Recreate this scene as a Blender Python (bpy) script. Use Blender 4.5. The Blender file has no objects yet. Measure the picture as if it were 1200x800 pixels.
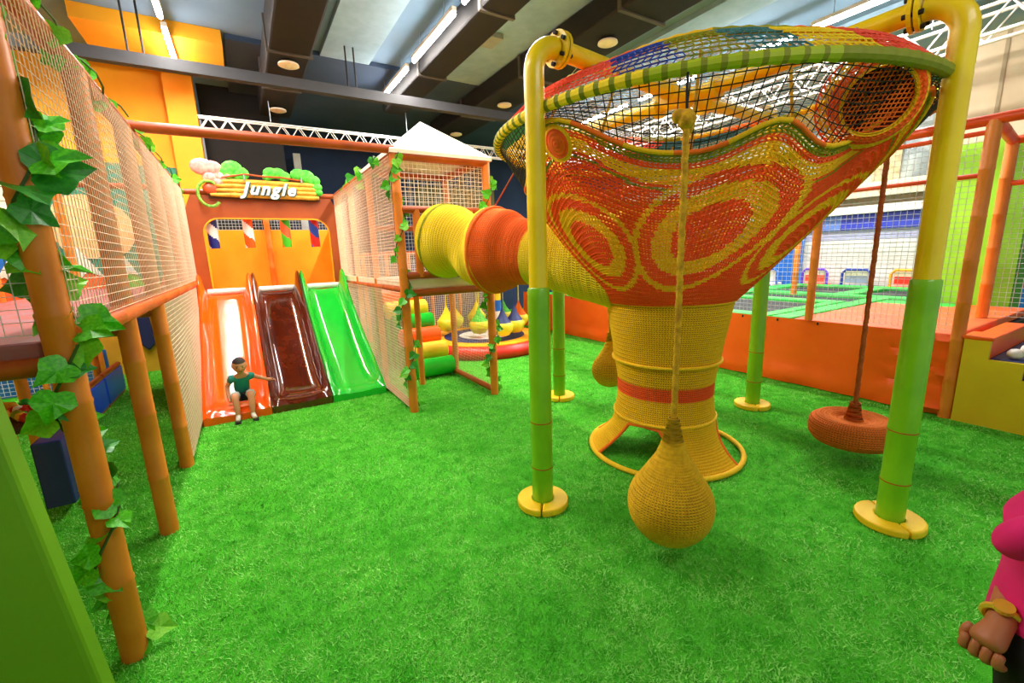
import bpy, bmesh, math, random
import numpy as np
from mathutils import Vector, Matrix
random.seed(7); np.random.seed(7)
PI = math.pi
S = bpy.context.scene
COL = S.collection

# ------------------------------------------------------------------ camera
cam_d = bpy.data.cameras.new('camera'); cam = bpy.data.objects.new('camera', cam_d); COL.objects.link(cam)
S.camera = cam
cam_d.sensor_fit = 'HORIZONTAL'; cam_d.sensor_width = 36.0; cam_d.lens = 36.0 * 507.37 / 1200.0
cam_d.clip_start = 0.02
yw, pt, rl = 0.543498, 0.198481, 0.033607
fw = Vector((math.sin(yw)*math.cos(pt), math.cos(yw)*math.cos(pt), -math.sin(pt)))
rt = Vector((math.cos(yw), -math.sin(yw), 0)); dn = fw.cross(rt)
r2 = math.cos(rl)*rt + math.sin(rl)*dn; d2 = -math.sin(rl)*rt + math.cos(rl)*dn
M = Matrix((r2, -d2, -fw)).transposed().to_4x4(); M.translation = Vector((0, 0, 1.8))
cam.matrix_world = M

# ------------------------------------------------------------------ world, lights, exposure
S.view_settings.view_transform = 'Standard'; S.view_settings.look = 'None'
S.view_settings.exposure = 0.72; S.view_settings.gamma = 1.0; S.view_settings.use_curve_mapping = False
S.cycles.use_denoising = True
S.cycles.max_bounces = 6
W = bpy.data.worlds.new('world'); S.world = W; W.use_nodes = True
W.node_tree.nodes['Background'].inputs[0].default_value = (1.0, 0.97, 0.92, 1)
W.node_tree.nodes['Background'].inputs[1].default_value = 0.28
def area_light(name, loc, sx, sy, power, color=(1, .96, .9), rot=(0, 0, 0)):
    l = bpy.data.lights.new(name, 'AREA'); l.shape = 'RECTANGLE'; l.size = sx; l.size_y = sy; l.energy = power; l.color = color
    o = bpy.data.objects.new(name, l); COL.objects.link(o); o.location = loc; o.rotation_euler = rot; return o
# light rows of the hall (lamps along the ceiling fittings, going on behind the photographer)
area_light('row_light', (-0.45, 5.5, 4.6), 0.06, 6.5, 150)
area_light('row_light', (2.6, 6.3, 4.6), 0.06, 5.5, 170)
area_light('row_light', (1.1, 2.9, 4.6), 0.12, 3.0, 290)
area_light('row_light', (7.1, 5.5, 4.6), 0.15, 7.0, 260)
area_light('row_light', (11.0, 5.0, 4.6), 0.3, 8.0, 240, (1, 1, 1))
area_light('row_light', (2.2, -1.2, 4.4), 3.0, 0.8, 30, (1, .97, .93), (math.radians(25), 0, 0))
area_light('row_light', (-2.6, 7.8, 4.5), 1.5, 1.5, 70, (1, .95, .85))

# ------------------------------------------------------------------ helpers
def lin(h):
    h = h.lstrip('#'); c = [int(h[i:i+2], 16)/255 for i in (0, 2, 4)]
    return tuple(x/12.92 if x <= .04045 else ((x+.055)/1.055)**2.4 for x in c)
MATS = {}
def mat(key, hexc, rough=.5, var=.12, scale=6.0, bump=0.0, bscale=80.0, emit=0, spec=.5, coat=0, metal=0, hex2=None, wave=None, trans=0):
    if key in MATS: return MATS[key]
    m = bpy.data.materials.new(key); m.use_nodes = True; nt = m.node_tree; b = nt.nodes['Principled BSDF']
    c = lin(hexc); c2 = lin(hex2) if hex2 else tuple(x*(1-var) for x in c)
    tc = nt.nodes.new('ShaderNodeTexCoord'); n = nt.nodes.new('ShaderNodeTexNoise'); n.inputs['Scale'].default_value = scale; n.inputs['Detail'].default_value = 4
    nt.links.new(tc.outputs['Object'], n.inputs['Vector'])
    rmp = nt.nodes.new('ShaderNodeValToRGB'); rmp.color_ramp.elements[0].position = .35; rmp.color_ramp.elements[1].position = .65
    rmp.color_ramp.elements[0].color = (*c2, 1); rmp.color_ramp.elements[1].color = (*c, 1)
    nt.links.new(n.outputs['Fac'], rmp.inputs['Fac']); nt.links.new(rmp.outputs['Color'], b.inputs['Base Color'])
    b.inputs['Roughness'].default_value = rough; b.inputs['Specular IOR Level'].default_value = spec
    b.inputs['Coat Weight'].default_value = coat; b.inputs['Metallic'].default_value = metal
    if trans:
        b.inputs['Transmission Weight'].default_value = trans
    if emit:
        b.inputs['Emission Color'].default_value = (*c, 1); b.inputs['Emission Strength'].default_value = emit
    if bump:
        bp = nt.nodes.new('ShaderNodeBump'); bp.inputs['Strength'].default_value = bump; bp.inputs['Distance'].default_value = .01
        if wave:
            w = nt.nodes.new('ShaderNodeTexWave'); w.inputs['Scale'].default_value = bscale; w.bands_direction = wave
            nt.links.new(tc.outputs['Object'], w.inputs['Vector']); nt.links.new(w.outputs['Fac'], bp.inputs['Height'])
        else:
            n2 = nt.nodes.new('ShaderNodeTexNoise'); n2.inputs['Scale'].default_value = bscale
            nt.links.new(tc.outputs['Object'], n2.inputs['Vector']); nt.links.new(n2.outputs['Fac'], bp.inputs['Height'])
        nt.links.new(bp.outputs['Normal'], b.inputs['Normal'])
    MATS[key] = m; return m

class MB:
    """collects primitives into one mesh"""
    def __init__(s): s.v = []; s.f = []; s.m = []; s.cur = 0
    def add(s, vs, fs, mi=None):
        o = len(s.v); s.v += [tuple(p) for p in vs]
        s.f += [tuple(i+o for i in f) for f in fs]; s.m += [s.cur if mi is None else mi]*len(fs); return s
    def box(s, a, b, mi=None):
        x0, y0, z0 = a; x1, y1, z1 = b
        return s.add([(x0,y0,z0),(x1,y0,z0),(x1,y1,z0),(x0,y1,z0),(x0,y0,z1),(x1,y0,z1),(x1,y1,z1),(x0,y1,z1)],
                     [(0,3,2,1),(4,5,6,7),(0,1,5,4),(1,2,6,5),(2,3,7,6),(3,0,4,7)], mi)
    def tube(s, pts, r, n=10, caps=True, closed=False, mi=None, mif=None):
        pts = [Vector(p) for p in pts]; N = len(pts)
        rs = list(r) if hasattr(r, '__len__') else [r]*N
        vs = []; up = None
        for i, p in enumerate(pts):
            if closed: t = pts[(i+1) % N]-pts[i-1]
            else: t = pts[min(i+1, N-1)]-pts[max(i-1, 0)]
            t.normalize()
            if up is None: up = Vector((0,0,1)) if abs(t.z) < .9 else Vector((1,0,0))
            a = (up - t*up.dot(t)); a.normalize(); b = t.cross(a); up = a
            for k in range(n):
                q = 2*PI*k/n; vs.append(p + (a*math.cos(q)+b*math.sin(q))*rs[i])
        fs = []; ms = []
        for i in range(N if closed else N-1):
            j = (i+1) % N
            for k in range(n):
                fs.append((i*n+k, i*n+(k+1) % n, j*n+(k+1) % n, j*n+k)); ms.append(mif(i, k) if mif else (s.cur if mi is None else mi))
        if caps and not closed:
            fs += [tuple(range(n))[::-1], tuple(range((N-1)*n, N*n))]; ms += [ms[0], ms[-1]]
        o = len(s.v); s.v += [tuple(v) for v in vs]; s.f += [tuple(i+o for i in f) for f in fs]; s.m += ms
        return s
    def lathe(s, prof, c=(0,0,0), n=24, mi=None, mif=None, cap=True):
        vs = []; fs = []; ms = []
        for (r, z) in prof:
            for k in range(n):
                q = 2*PI*k/n; vs.append((c[0]+r*math.cos(q), c[1]+r*math.sin(q), c[2]+z))
        for i in range(len(prof)-1):
            for k in range(n):
                fs.append((i*n+k, i*n+(k+1) % n, (i+1)*n+(k+1) % n, (i+1)*n+k)); ms.append(mif(i, k) if mif else (s.cur if mi is None else mi))
        if cap:
            fs += [tuple(range(n))[::-1], tuple(range((len(prof)-1)*n, len(prof)*n))]; ms += [ms[0], ms[-1]]
        o = len(s.v); s.v += vs; s.f += [tuple(i+o for i in f) for f in fs]; s.m += ms
        return s
    def ball(s, c, r, n=12, mi=None):
        r = r if hasattr(r, '__len__') else (r, r, r); vs = []; fs = []
        for i in range(1, n//2):
            a = PI*i/(n//2)
            for k in range(n):
                q = 2*PI*k/n; vs.append((c[0]+r[0]*math.sin(a)*math.cos(q), c[1]+r[1]*math.sin(a)*math.sin(q), c[2]+r[2]*math.cos(a)))
        R = n//2-1; vs += [(c[0], c[1], c[2]+r[2]), (c[0], c[1], c[2]-r[2])]
        for i in range(R-1):
            for k in range(n): fs.append((i*n+k, (i+1)*n+k, (i+1)*n+(k+1) % n, i*n+(k+1) % n))
        for k in range(n): fs.append((R*n, k, (k+1) % n)); fs.append((R*n+1, (R-1)*n+(k+1) % n, (R-1)*n+k))
        return s.add(vs, fs, mi)
    def prism(s, poly, axis, a, b, mi=None):
        """extrude a 2D outline along an axis"""
        n = len(poly)
        def P(u, w, t): return {'x': (t, u, w), 'y': (u, t, w), 'z': (u, w, t)}[axis]
        vs = [P(u, w, a) for u, w in poly]+[P(u, w, b) for u, w in poly]
        fs = [tuple(range(n))[::-1], tuple(range(n, 2*n))]+[(i, (i+1) % n, n+(i+1) % n, n+i) for i in range(n)]
        return s.add(vs, fs, mi)
    def build(s, name, mats, parent=None, smooth=False, bevel=0, label=None, kind=None, loc=None):
        me = bpy.data.meshes.new(name); me.from_pydata(s.v, [], s.f)
        if not isinstance(mats, (list, tuple)): mats = [mats]
        for m in mats: me.materials.append(m)
        if any(s.m): me.polygons.foreach_set('material_index', s.m)
        if not parent or True:
            bm = bmesh.new(); bm.from_mesh(me); bmesh.ops.recalc_face_normals(bm, faces=bm.faces); bm.to_mesh(me); bm.free()
        if smooth:
            me.polygons.foreach_set('use_smooth', [True]*len(me.polygons))
            try: me.set_sharp_from_angle(angle=math.radians(50))
            except Exception: pass
        me.update()
        o = bpy.data.objects.new(name, me); COL.objects.link(o)
        if parent:
            o.parent = parent
            o.location = -parent.location if loc is None else loc
        if bevel:
            b = o.modifiers.new('b', 'BEVEL'); b.width = bevel; b.segments = 2; b.limit_method = 'ANGLE'
        if label: o['label'] = label
        if kind: o['kind'] = kind
        return o
def thing(name, label, cat, loc=(0,0,0), group=None):
    o = bpy.data.objects.new(name, None); COL.objects.link(o); o.location = loc; o.empty_display_size = .1
    o['label'] = label; o['category'] = cat
    if group: o['group'] = group
    return o
def tag(o, label, cat, group=None, kind=None):
    o['label'] = label; o['category'] = cat
    if group: o['group'] = group
    if kind: o['kind'] = kind
    return o
def struct(o): o['kind'] = 'structure'; return o
def V(*a): return Vector(a)
def lerp(a, b, t): return a+(b-a)*t

# ------------------------------------------------------------------ materials
M_turf = mat('turf', '#56c030', .95, scale=9, hex2='#38a01c', bump=.8, bscale=160, spec=.1)
M_blade = mat('turf_blade', '#a4f070', .5, scale=2.4, hex2='#5cc834', spec=.45)
M_ceil = mat('ceiling_paint', '#7c98b0', .9, scale=.6, hex2='#6c88a0')
M_duct = mat('duct_dark', '#1d1815', .75, scale=3, hex2='#151210')
M_wallb = mat('wall_blue_grey', '#2c3c5c', .9, scale=1, hex2='#24324e')
M_yell = mat('wall_yellow', '#ffb010', .7, scale=1.2, hex2='#f59c06')
M_must = mat('wall_mustard', '#d9a21c', .8, scale=2, hex2='#c48c14')
M_post = mat('post_orange', '#f08a2c', .45, scale=5, hex2='#e07818')
M_rail = mat('rail_brown', '#c2551a', .4, scale=5, hex2='#a84612')
M_railr = mat('rail_orange', '#f0541a', .4, scale=5, hex2='#dd4410')
M_net = mat('net_cream', '#f4d8bc', .8, scale=20, hex2='#eac6a2')
M_netw = mat('net_white', '#d8dcd8', .8, scale=20, hex2='#b8c0bc')
M_netd = mat('net_dark', '#2f3014', .8, scale=12, hex2='#1c1c14')
M_brown = mat('panel_brown', '#b5500e', .5, scale=3, hex2='#a2450a')
M_slo = mat('slide_orange', '#ff5a0a', .12, var=.05, coat=.8)
M_slb = mat('slide_brown', '#5a1e0a', .12, hex2='#4a1606', coat=.8)
M_slg = mat('slide_green', '#18c030', .14, var=.05, coat=.7)
M_py = mat('pipe_yellow', '#ffe014', .35, scale=4, hex2='#f2cc08', coat=.3)
M_pg = mat('pipe_green', '#86cc18', .35, scale=4, hex2='#74bc10', coat=.2)
M_seam = mat('seam_orange', '#b86a10', .6)
M_pad = mat('pad_yellow', '#ffd61c', .5, scale=4, hex2='#f4c208')
M_ky = mat('knit_yellow', '#ffca10', .85, scale=60, hex2='#f2bc0c')
M_kyl = mat('knit_lemon', '#ffe22a', .85, scale=60, hex2='#fad81e')
M_ko = mat('knit_orange', '#ff7616', .85, scale=60, hex2='#fa6c12')
M_kr = mat('knit_red', '#ff641c', .85, scale=60, hex2='#f85814')
M_kdo = mat('knit_rust', '#e87a20', .85, scale=60, hex2='#dc6c18')
M_kol = mat('knit_olive', '#a8a010', .85, scale=14, hex2='#7c8c0c')
M_kb = mat('knit_blue', '#2c50c0', .85, scale=14, hex2='#1c3aa0')
M_kt = mat('knit_teal', '#4a8c90', .85, scale=14, hex2='#2c6c74')
M_kc = mat('knit_coral', '#ff6a50', .85, scale=14, hex2='#f04c30')
M_kp = mat('knit_purple', '#5c2c80', .85, scale=14, hex2='#46206a')
M_kg = mat('knit_green', '#2f8c30', .85, scale=14, hex2='#1c6c28')
M_rope_y = mat('rope_gold', '#e0ac10', .85, scale=30, hex2='#b88608', bump=.6, bscale=90)
M_rope_o = mat('rope_rust', '#b85a20', .85, scale=30, hex2='#a04814', bump=.6, bscale=90)
M_steel = mat('steel', '#b8bcc0', .35, metal=.8)
M_white = mat('white_paint', '#f4f0ea', .6, hex2='#ebe4da')
M_cream = mat('cream_paint', '#e6d4b4', .7, hex2='#dac6a4', scale=2)
M_tube = mat('lamp_tube', '#ffffff', .5, var=0, emit=40)
M_leaf = mat('leaf_green', '#64d41c', .4, scale=9, hex2='#40b014')
M_leafd = mat('leaf_dark', '#309c1c', .4, scale=9, hex2='#1c8014')
M_leafl = mat('leaf_light', '#8ad828', .45, scale=9, hex2='#6cc41c')
M_stem = mat('stem_green', '#3c5c14', .7)
M_canv = mat('canvas_cream', '#fff0dc', .8, hex2='#f6e2c8')
M_opad = mat('pad_orange', '#ff6610', .4, scale=2, hex2='#fa5c0a', bump=.5, bscale=5)
M_omat = mat('mat_orange', '#ff6a30', .55, scale=2, hex2='#f45c24')
M_gpad = mat('pad_green', '#38c84c', .5, scale=2, hex2='#28b43c')
M_bed = mat('tramp_black', '#2c2c30', .8)
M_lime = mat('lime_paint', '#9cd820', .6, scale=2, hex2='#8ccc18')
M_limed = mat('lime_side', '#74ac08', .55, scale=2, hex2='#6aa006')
M_blue = mat('panel_blue', '#2878d8', .5, hex2='#1c68c8', scale=2)
M_navy = mat('navy', '#1c2a6c', .5)
M_ogold = mat('booth_gold', '#ffb81c', .5, hex2='#ffa80c', scale=2)
M_red = mat('red_plain', '#ee2c1c', .4)
M_skin = mat('skin_child', '#d89468', .5, var=.06)
M_skin2 = mat('skin_adult', '#b46c40', .5, var=.08)
M_hair = mat('hair_dark', '#2a1a10', .7)
M_shirt = mat('shirt_green', '#148c78', .8)
M_short = mat('shorts_navy', '#123038', .8)
M_shortg = mat('shorts_cuff', '#b8c8b8', .8)
M_sock = mat('sock_white', '#f0e8dc', .8)
M_black = mat('black_cloth', '#0c0a10', .8)
M_pink = mat('shirt_pink', '#f0147c', .8, scale=4, hex2='#dc0c6c', bump=.3, bscale=14)
M_gold = mat('gold', '#f4cc40', .3, metal=.35)
M_fins = {'purple': mat('panel_purple', '#5c4664', .8, hex2='#4c3a54', scale=3)}

# ------------------------------------------------------------------ room
X0, X1, Y0, Y1, ZC = -4.6, 12.6, -3.0, 12.4, 5.0
def slab(name, a, b, m, **k): return struct(MB().box(a, b).build(name, m, **k))
slab('floor', (X0-.2, Y0-.3, -.12), (X1+.2, Y1+.2, 0), M_turf)
slab('ceiling', (X0-.2, Y0, ZC), (X1+.2, Y1+.2, ZC+.2), M_ceil)
slab('wall_back', (1.0, Y1, 0), (X1, Y1+.2, ZC), M_wallb)
slab('wall_left', (X0-.2, Y0, 0), (X0, Y1, ZC), M_must)
slab('wall_right', (X1, Y0, 0), (X1+.2, Y1, ZC), M_cream)
# yellow end wall with its projecting pillar and the painted ceiling boxes
slab('wall_back_left', (X0, 9.62, 1.35), (-.72, 9.9, ZC), M_yell)
slab('wall_back_low', (X0, 9.6, 0), (-.5, 9.9, 1.35), M_must)
slab('trim_pillar', (-.72, 9.4, 1.3), (-.32, 9.9, ZC), M_yell)
slab('trim_soffit', (-1.42, 7.85, 4.82), (.16, 9.3, 4.998), M_yell)
slab('trim_recess', (-.3, 10.2, 0), (1.0, 10.4, ZC), M_duct)
slab('trim_window_strip', (1.35, 11.9, 0.3), (1.5, 12.0, 4.3), M_white)
# grey lighter stripes of the ceiling slab
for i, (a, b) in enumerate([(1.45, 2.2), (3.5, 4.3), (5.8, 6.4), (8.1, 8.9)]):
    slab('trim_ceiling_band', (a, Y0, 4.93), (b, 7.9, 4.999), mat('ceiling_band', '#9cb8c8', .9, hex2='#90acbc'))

def duct(x0, x1, y0, y1, z0, label, joints=()):
    t = thing('air_duct', label, 'duct', ((x0+x1)/2, y0, z0))
    MB().box((x0, y0, z0), (x1, y1, ZC-.08)).build('duct_body', M_duct, t, bevel=.03)
    for j in joints:
        MB().box((x0-.02, j, z0-.02), (x1+.02, j+.05, ZC-.09)).build('joint_band', mat('duct_band', '#5c544c', .6), t)
    return t
slab('trim_ceiling_shade', (.2, 7.92, 4.93), (X1, Y1, 4.998), mat('ceiling_shade_navy', '#40526c', .9, hex2='#34465e', scale=.8))  # navy sheet: the unlit rear ceiling's shade put into its colour
duct(.64, 1.16, 1.0, 9.9, 4.5, 'dark brown air duct on the ceiling above the three slides', (6.9, 8.3))
duct(2.76, 3.2, 1.0, 9.2, 4.62, 'dark brown air duct beside the long row of white tube lamps', (5.0, 7.1))
duct(4.2, 4.95, 1.0, 10.4, 4.6, 'dark air duct above the yellow rope frame, bearing three round vents', (4.2, 6.4, 8.6))
def vent(x, y, z, label):
    t = thing('round_vent', label, 'vent', (x, y, z))
    MB().lathe([(.13, .0), (.135, -.02), (.1, -.035), (.05, -.02), (.03, -.035), (.0, -.035)], n=24).build('vent_ring', M_canv, t, smooth=True, loc=(0,0,0))
    MB().lathe([(.09, .1), (.09, 0)], n=16).build('vent_neck', M_duct, t, loc=(0,0,0))
for x, y, z, l in [(.9, 7.2, 4.5, 'round cream ceiling vent on the duct above the slides, nearer one'), (.9, 9.3, 4.5, 'round cream ceiling vent on the duct above the slides, farther one'),
                   (4.6, 4.85, 4.6, 'round cream ceiling vent just above the rim of the rope nest'), (4.6, 7.6, 4.6, 'round cream ceiling vent left of the yellow corner post elbow'),
                   (4.6, 9.8, 4.6, 'round cream ceiling vent above the peak of the white tower roof')]:
    vent(x, y, z-.03, l)
tag(MB().box((3.3, 6.0, 4.86), (3.65, 6.35, 4.925)).build('square_grille', mat('grille_grey', '#a0a098', .6)), 'square pale air grille on the ceiling beside the tube lamps', 'vent')
# cross beam
tag(MB().box((-2.6, 7.34, 4.22), (7.7, 7.46, 4.36)).build('ceiling_beam', mat('beam_grey', '#3c3a3c', .7)), 'long dark grey beam crossing under the ceiling', 'beam')
for x, l in ((-.85, 'thin dark rod holding the grey beam, leftmost of all'), (-.7, 'thin dark rod holding the grey beam, second from left'), (1.72, 'thin dark rod holding the grey beam, third from left'), (1.84, 'thin dark rod holding the grey beam, rightmost of all')):
    tag(MB().tube([(x, 7.4, 4.355), (x, 7.4, ZC)], .012, 6).build('hanger_rod', M_duct), l, 'rod', 'rods holding the grey ceiling beam')
# tube lamps
def tube_lamp(x, y0, y1, z, label, group):
    t = thing('tube_lamp', label, 'lamp', (x, (y0+y1)/2, z)); t['group'] = group
    h = (y1-y0)/2
    MB().box((-.03, -h, .03), (.03, h, .08)).build('lamp_body', M_canv, t, loc=(0,0,0))
    for q in (-.6, .6): MB().tube([(0, h*q, .08), (0, h*q, ZC-z)], .006, 5).build('hanging_wire', M_steel, t, loc=(0,0,0))
    MB().tube([(0, -h+.02, 0), (0, h-.02, 0)], .028, 10).build('lamp_tube', M_tube, t, loc=(0,0,0))
for i, (a, b, l) in enumerate([(4.0, 5.15, 'white tube lamp at the top edge, first of the middle row'), (5.4, 6.9, 'longest white tube lamp of the middle row'), (7.2, 8.75, 'white tube lamp at the far end of the middle row')]):
    tube_lamp(2.6, a, b, 4.7, l, 'tube lamps of the middle row')
tube_lamp(-.45, 5.9, 7.1, 4.7, 'white tube lamp at the top edge above the yellow wall', 'tube lamps of the left row')
tube_lamp(-.45, 7.4, 8.75, 4.7, 'white tube lamp crossing in front of the yellow wall, lower one of the left row', 'tube lamps of the left row')
for a, b, l in [(2.2, 3.5, 'white tube lamp right of the rope nest by the yellow pipe'), (3.7, 5.0, 'white tube lamp seen through the top rim of the rope nest'), (5.3, 6.6, 'white tube lamp seen through the black safety net'), (6.9, 8.6, 'farthest white tube lamp seen through the black safety net')]:
    tube_lamp(7.1, a, b, 4.7, l, 'tube lamps of the right row')
# steel trusses
def truss(name, p0, p1, h, w, n, label, m=M_white, cr_=.022):
    p0, p1 = Vector(p0), Vector(p1); t = thing(name, label, 'truss', p0); d = (p1-p0).normalized(); s = d.cross(V(0,0,1))*w
    ch = [V(0,0,0)+s*.5, V(0,0,0)-s*.5, V(0,0,h)+s*.5, V(0,0,h)-s*.5]
    for c in ch: MB().tube([p0+c, p1+c], cr_, 8).build('chord', m, t)
    for q in (.15, .5, .85):
        a = lerp(p0, p1, q); MB().tube([a+V(0,0,h), V(a.x, a.y, ZC)], .006, 5).build('hanging_wire', M_steel, t)
    for i in range(n):
        a = lerp(p0, p1, i/n); b = lerp(p0, p1, (i+1)/n)
        for sd in (s*.5, -s*.5):
            k = MB().tube([a+sd, (a+b)/2+sd+V(0,0,h)], cr_*.5, 6).tube([(a+b)/2+sd+V(0,0,h), b+sd], cr_*.5, 6)
            k.build('brace', m, t)
truss('steel_truss', (-.3, 9.0, 3.93), (6.6, 9.0, 3.93), .2, .12, 26, 'white lattice truss across the back behind the tower roof', M_white, .013)
truss('steel_truss', (7.8, 1.0, 4.1), (7.8, 10.4, 4.1), .3, .3, 20, 'white lattice truss running along the right side behind the rope nest')
truss('steel_truss', (9.9, -.2, 4.35), (11.8, 4.2, 4.35), .4, .35, 8, 'yellow lattice girder in the top right corner', M_ogold)

# ------------------------------------------------------------------ grass blades (stuff)
def grass():
    n = 300000
    # denser near the photographer, thinning with distance
    u = np.random.rand(n); ymax = 9.4
    R = 1.2 + 8.6*u**1.35; A = np.radians(np.random.uniform(-52, 62, n)+31.1*1.0)
    x = R*np.sin(A); y = R*np.cos(A)
    ok = (x > -3.0) & (x < 5.93) & (y < 9.5) & (y > .3) & ~((x > -.6) & (x < 1.45) & (y > 5.85))
    x = x[ok]; y = y[ok]; n = len(x)
    h = np.random.uniform(.007, .021, n); a = np.random.uniform(0, 2*PI, n); w = np.random.uniform(.0014, .0028, n)*(1+R[ok]*.12)
    lx = np.random.normal(0, .012, n); ly = np.random.normal(0, .012, n)
    v = np.zeros((n, 3, 3))
    v[:,0] = np.stack([x-w*np.cos(a), y-w*np.sin(a), 0*x], 1); v[:,1] = np.stack([x+w*np.cos(a), y+w*np.sin(a), 0*x], 1)
    v[:,2] = np.stack([x+lx, y+ly, h], 1)
    me = bpy.data.meshes.new('turf_grass'); me.vertices.add(3*n); me.vertices.foreach_set('co', v.ravel())
    me.loops.add(3*n); me.loops.foreach_set('vertex_index', np.arange(3*n)); me.polygons.add(n)
    me.polygons.foreach_set('loop_start', np.arange(n)*3); me.materials.append(M_blade); me.update(calc_edges=True)
    o = bpy.data.objects.new('turf_grass', me); COL.objects.link(o)
    tag(o, 'short bright green artificial grass covering the whole play floor', 'grass', kind='stuff')
grass()

# ------------------------------------------------------------------ nets
def net_panel(p00, p10, p11, p01, cell, th, name, m, parent, sag=0.0):
    """square mesh of cords filling the quad"""
    p00, p10, p11, p01 = map(Vector, (p00, p10, p11, p01))
    nu = max(2, round((p10-p00).length/cell)); nv = max(2, round((p01-p00).length/cell))
    nrm = (p10-p00).cross(p01-p00).normalized()
    k = MB()
    def P(u, v): return (p00*(1-u)+p10*u)*(1-v)+(p01*(1-u)+p11*u)*v + nrm*sag*math.sin(PI*u)*math.sin(PI*v)
    seg = 1 if sag == 0 else 5
    for i in range(nu+1): k.tube([P(i/nu, j/seg) for j in range(seg+1)], th, 3, caps=False)
    for i in range(nv+1): k.tube([P(j/seg, i/nv) for j in range(seg+1)], th, 3, caps=False)
    return k.build(name, m, parent)

def bamboo(k, p, q, r, step=.42, n=12):
    p, q = Vector(p), Vector(q); L = (q-p).length; pts = []; rs = []
    m = max(1, round(L/step))
    pts.append(p); rs.append(r)
    for i in range(1, m):
        c = lerp(p, q, (i+random.uniform(-.1, .1))/m); d = (q-p).normalized()
        for o, s in ((-.012, 1), (0, 1.07), (.012, 1)): pts.append(c+d*o); rs.append(r*s)
    pts.append(q); rs.append(r)
    k.tube(pts, rs, n); return k
def post(parent, x, y, z0, z1, r=.05, m=None, name='post'):
    return bamboo(MB(), (x, y, z0), (x, y, z1), r).build(name, m or M_post, parent, smooth=True)
def rail(parent, p, q, r=.045, m=None, name='rail'):
    return bamboo(MB(), p, q, r, .8).build(name, m or M_rail, parent, smooth=True)

# ------------------------------------------------------------------ left play frame
XL = -.67; XF = -1.95
GY = [2.43, 3.56, 4.71, 5.86, 7.0, 8.15]
lf = thing('net_walkway', 'raised netted walkway on orange posts along the left side', 'play frame', (XL, 2.43, 0))
for i, y in enumerate(GY):
    post(lf, XL, y, 0, 2.9, .055)
    post(lf, XF, y, 0, 2.9, .045)
rail(lf, (XL, 1.2, 2.9), (XL, 8.15, 2.9), .05); rail(lf, (XF, 2.4, 2.9), (XF, 8.15, 2.9), .045)
rail(lf, (XL+.02, 2.43, 1.53), (XL+.02, 8.15, 1.53), .055, mat('rail_amber', '#e46a1c', .45, hex2='#d85c14')); rail(lf, (XF, 2.43, 1.4), (XF, 8.15, 1.4), .05)
for y in (2.43, 8.15): rail(lf, (XL, y, 2.9), (XF, y, 2.9), .04)
for y in GY: rail(lf, (XL, y, 1.42), (XF, y, 1.42), .04)
rail(lf, (XL, 4.71, .06), (XL, 8.15, .06), .04, M_railr)
MB().box((XF, 2.43, 1.42), (XL-.05, 8.15, 1.52)).build('deck', mat('deck_red', '#a83c2c', .6, hex2='#98606c'), lf, bevel=.02)
for i in range(5):
    a, b = GY[i], GY[i+1]
    net_panel((XL+.06, a, 1.58), (XL+.06, b, 1.58), (XL+.06, b, 2.87), (XL+.06, a, 2.87), .045, .0022, 'net', M_net, lf, .01)
    if a > 4: net_panel((XL+.055, a, .08), (XL+.055, b, .08), (XL+.055, b, 1.48), (XL+.055, a, 1.48), .04, .003, 'net', M_net, lf, .01)
net_panel((XL, 2.43, 1.55), (XF, 2.43, 1.55), (XF, 2.43, 2.87), (XL, 2.43, 2.87), .05, .0018, 'net', M_netw, lf)
# low blue guard boards under the walkway
for a, b in ((6.45, 7.35), (7.4, 8.3)):
    g = thing('guard_board', 'blue padded board on the turf under the walkway, ' + ('nearer one' if a < 7 else 'farther one'), 'board', (-1.75, a, 0), 'blue boards under the walkway')
    MB().box((-1.79, a, .04), (-1.71, b, .4)).build('pad', mat('pad_deepblue', '#1448d8', .4), g, bevel=.02)
    MB().tube([(-1.75, a, .42), (-1.75, b, .42)], .035, 10).build('top_rail', M_rail, g, smooth=True)
    MB().tube([(-1.75, a, .03), (-1.75, b, .03)], .03, 10).build('bottom_rail', M_rail, g, smooth=True)
# mural figures fixed on the end wall
mu = thing('wall_mural', 'cut-out landscape mural on the yellow end wall behind the nets', 'mural', (-2.2, 9.6, 1.0))
def flat(poly, d, name, m, lab=None, par=None):
    return MB().prism(poly, 'y', 9.6-d, 9.6-d+.02).build(name, m, par or mu, label=lab, loc=(0, 0, 0) if par else None)
M_teal = mat('mural_teal', '#2f8c74', .7, hex2='#2a8068'); M_peach = mat('mural_peach', '#ffc890', .7, hex2='#ffbc80')
flat([(-4.5, 1.3), (-.75, 1.3), (-.75, 3.42), (-4.5, 3.52)], .025, 'backdrop', M_teal, 'teal backdrop')
flat([(-4.5, 2.5), (-2.75, 2.5), (-2.75, 3.5), (-4.5, 3.5)], .04, 'patch', M_canv)
flat([(-4.5, 1.6), (-2.7, 1.6), (-2.7, 2.6), (-3.4, 3.0), (-4.5, 2.6)], .055, 'patch', M_ogold)
flat([(-3.5, 1.25), (-2.72, 1.35), (-3.0, 2.0), (-3.5, 1.9)], .075, 'patch', M_blue)
flat([(-3.6, 2.1), (-2.8, 2.1), (-3.0, 2.5), (-3.4, 2.7)], .075, 'patch', M_red)
flat([(-2.05+.42*math.cos(a), 2.45+.5*math.sin(a)) for a in np.linspace(0, 2*PI, 14)[:-1]], .05, 'hill', M_peach, 'peach rounded hill')
flat([(-1.75+.3*math.cos(a), 2.4+.42*math.sin(a)) for a in np.linspace(0, 2*PI, 14)[:-1]], .045, 'hill', M_peach)
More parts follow.
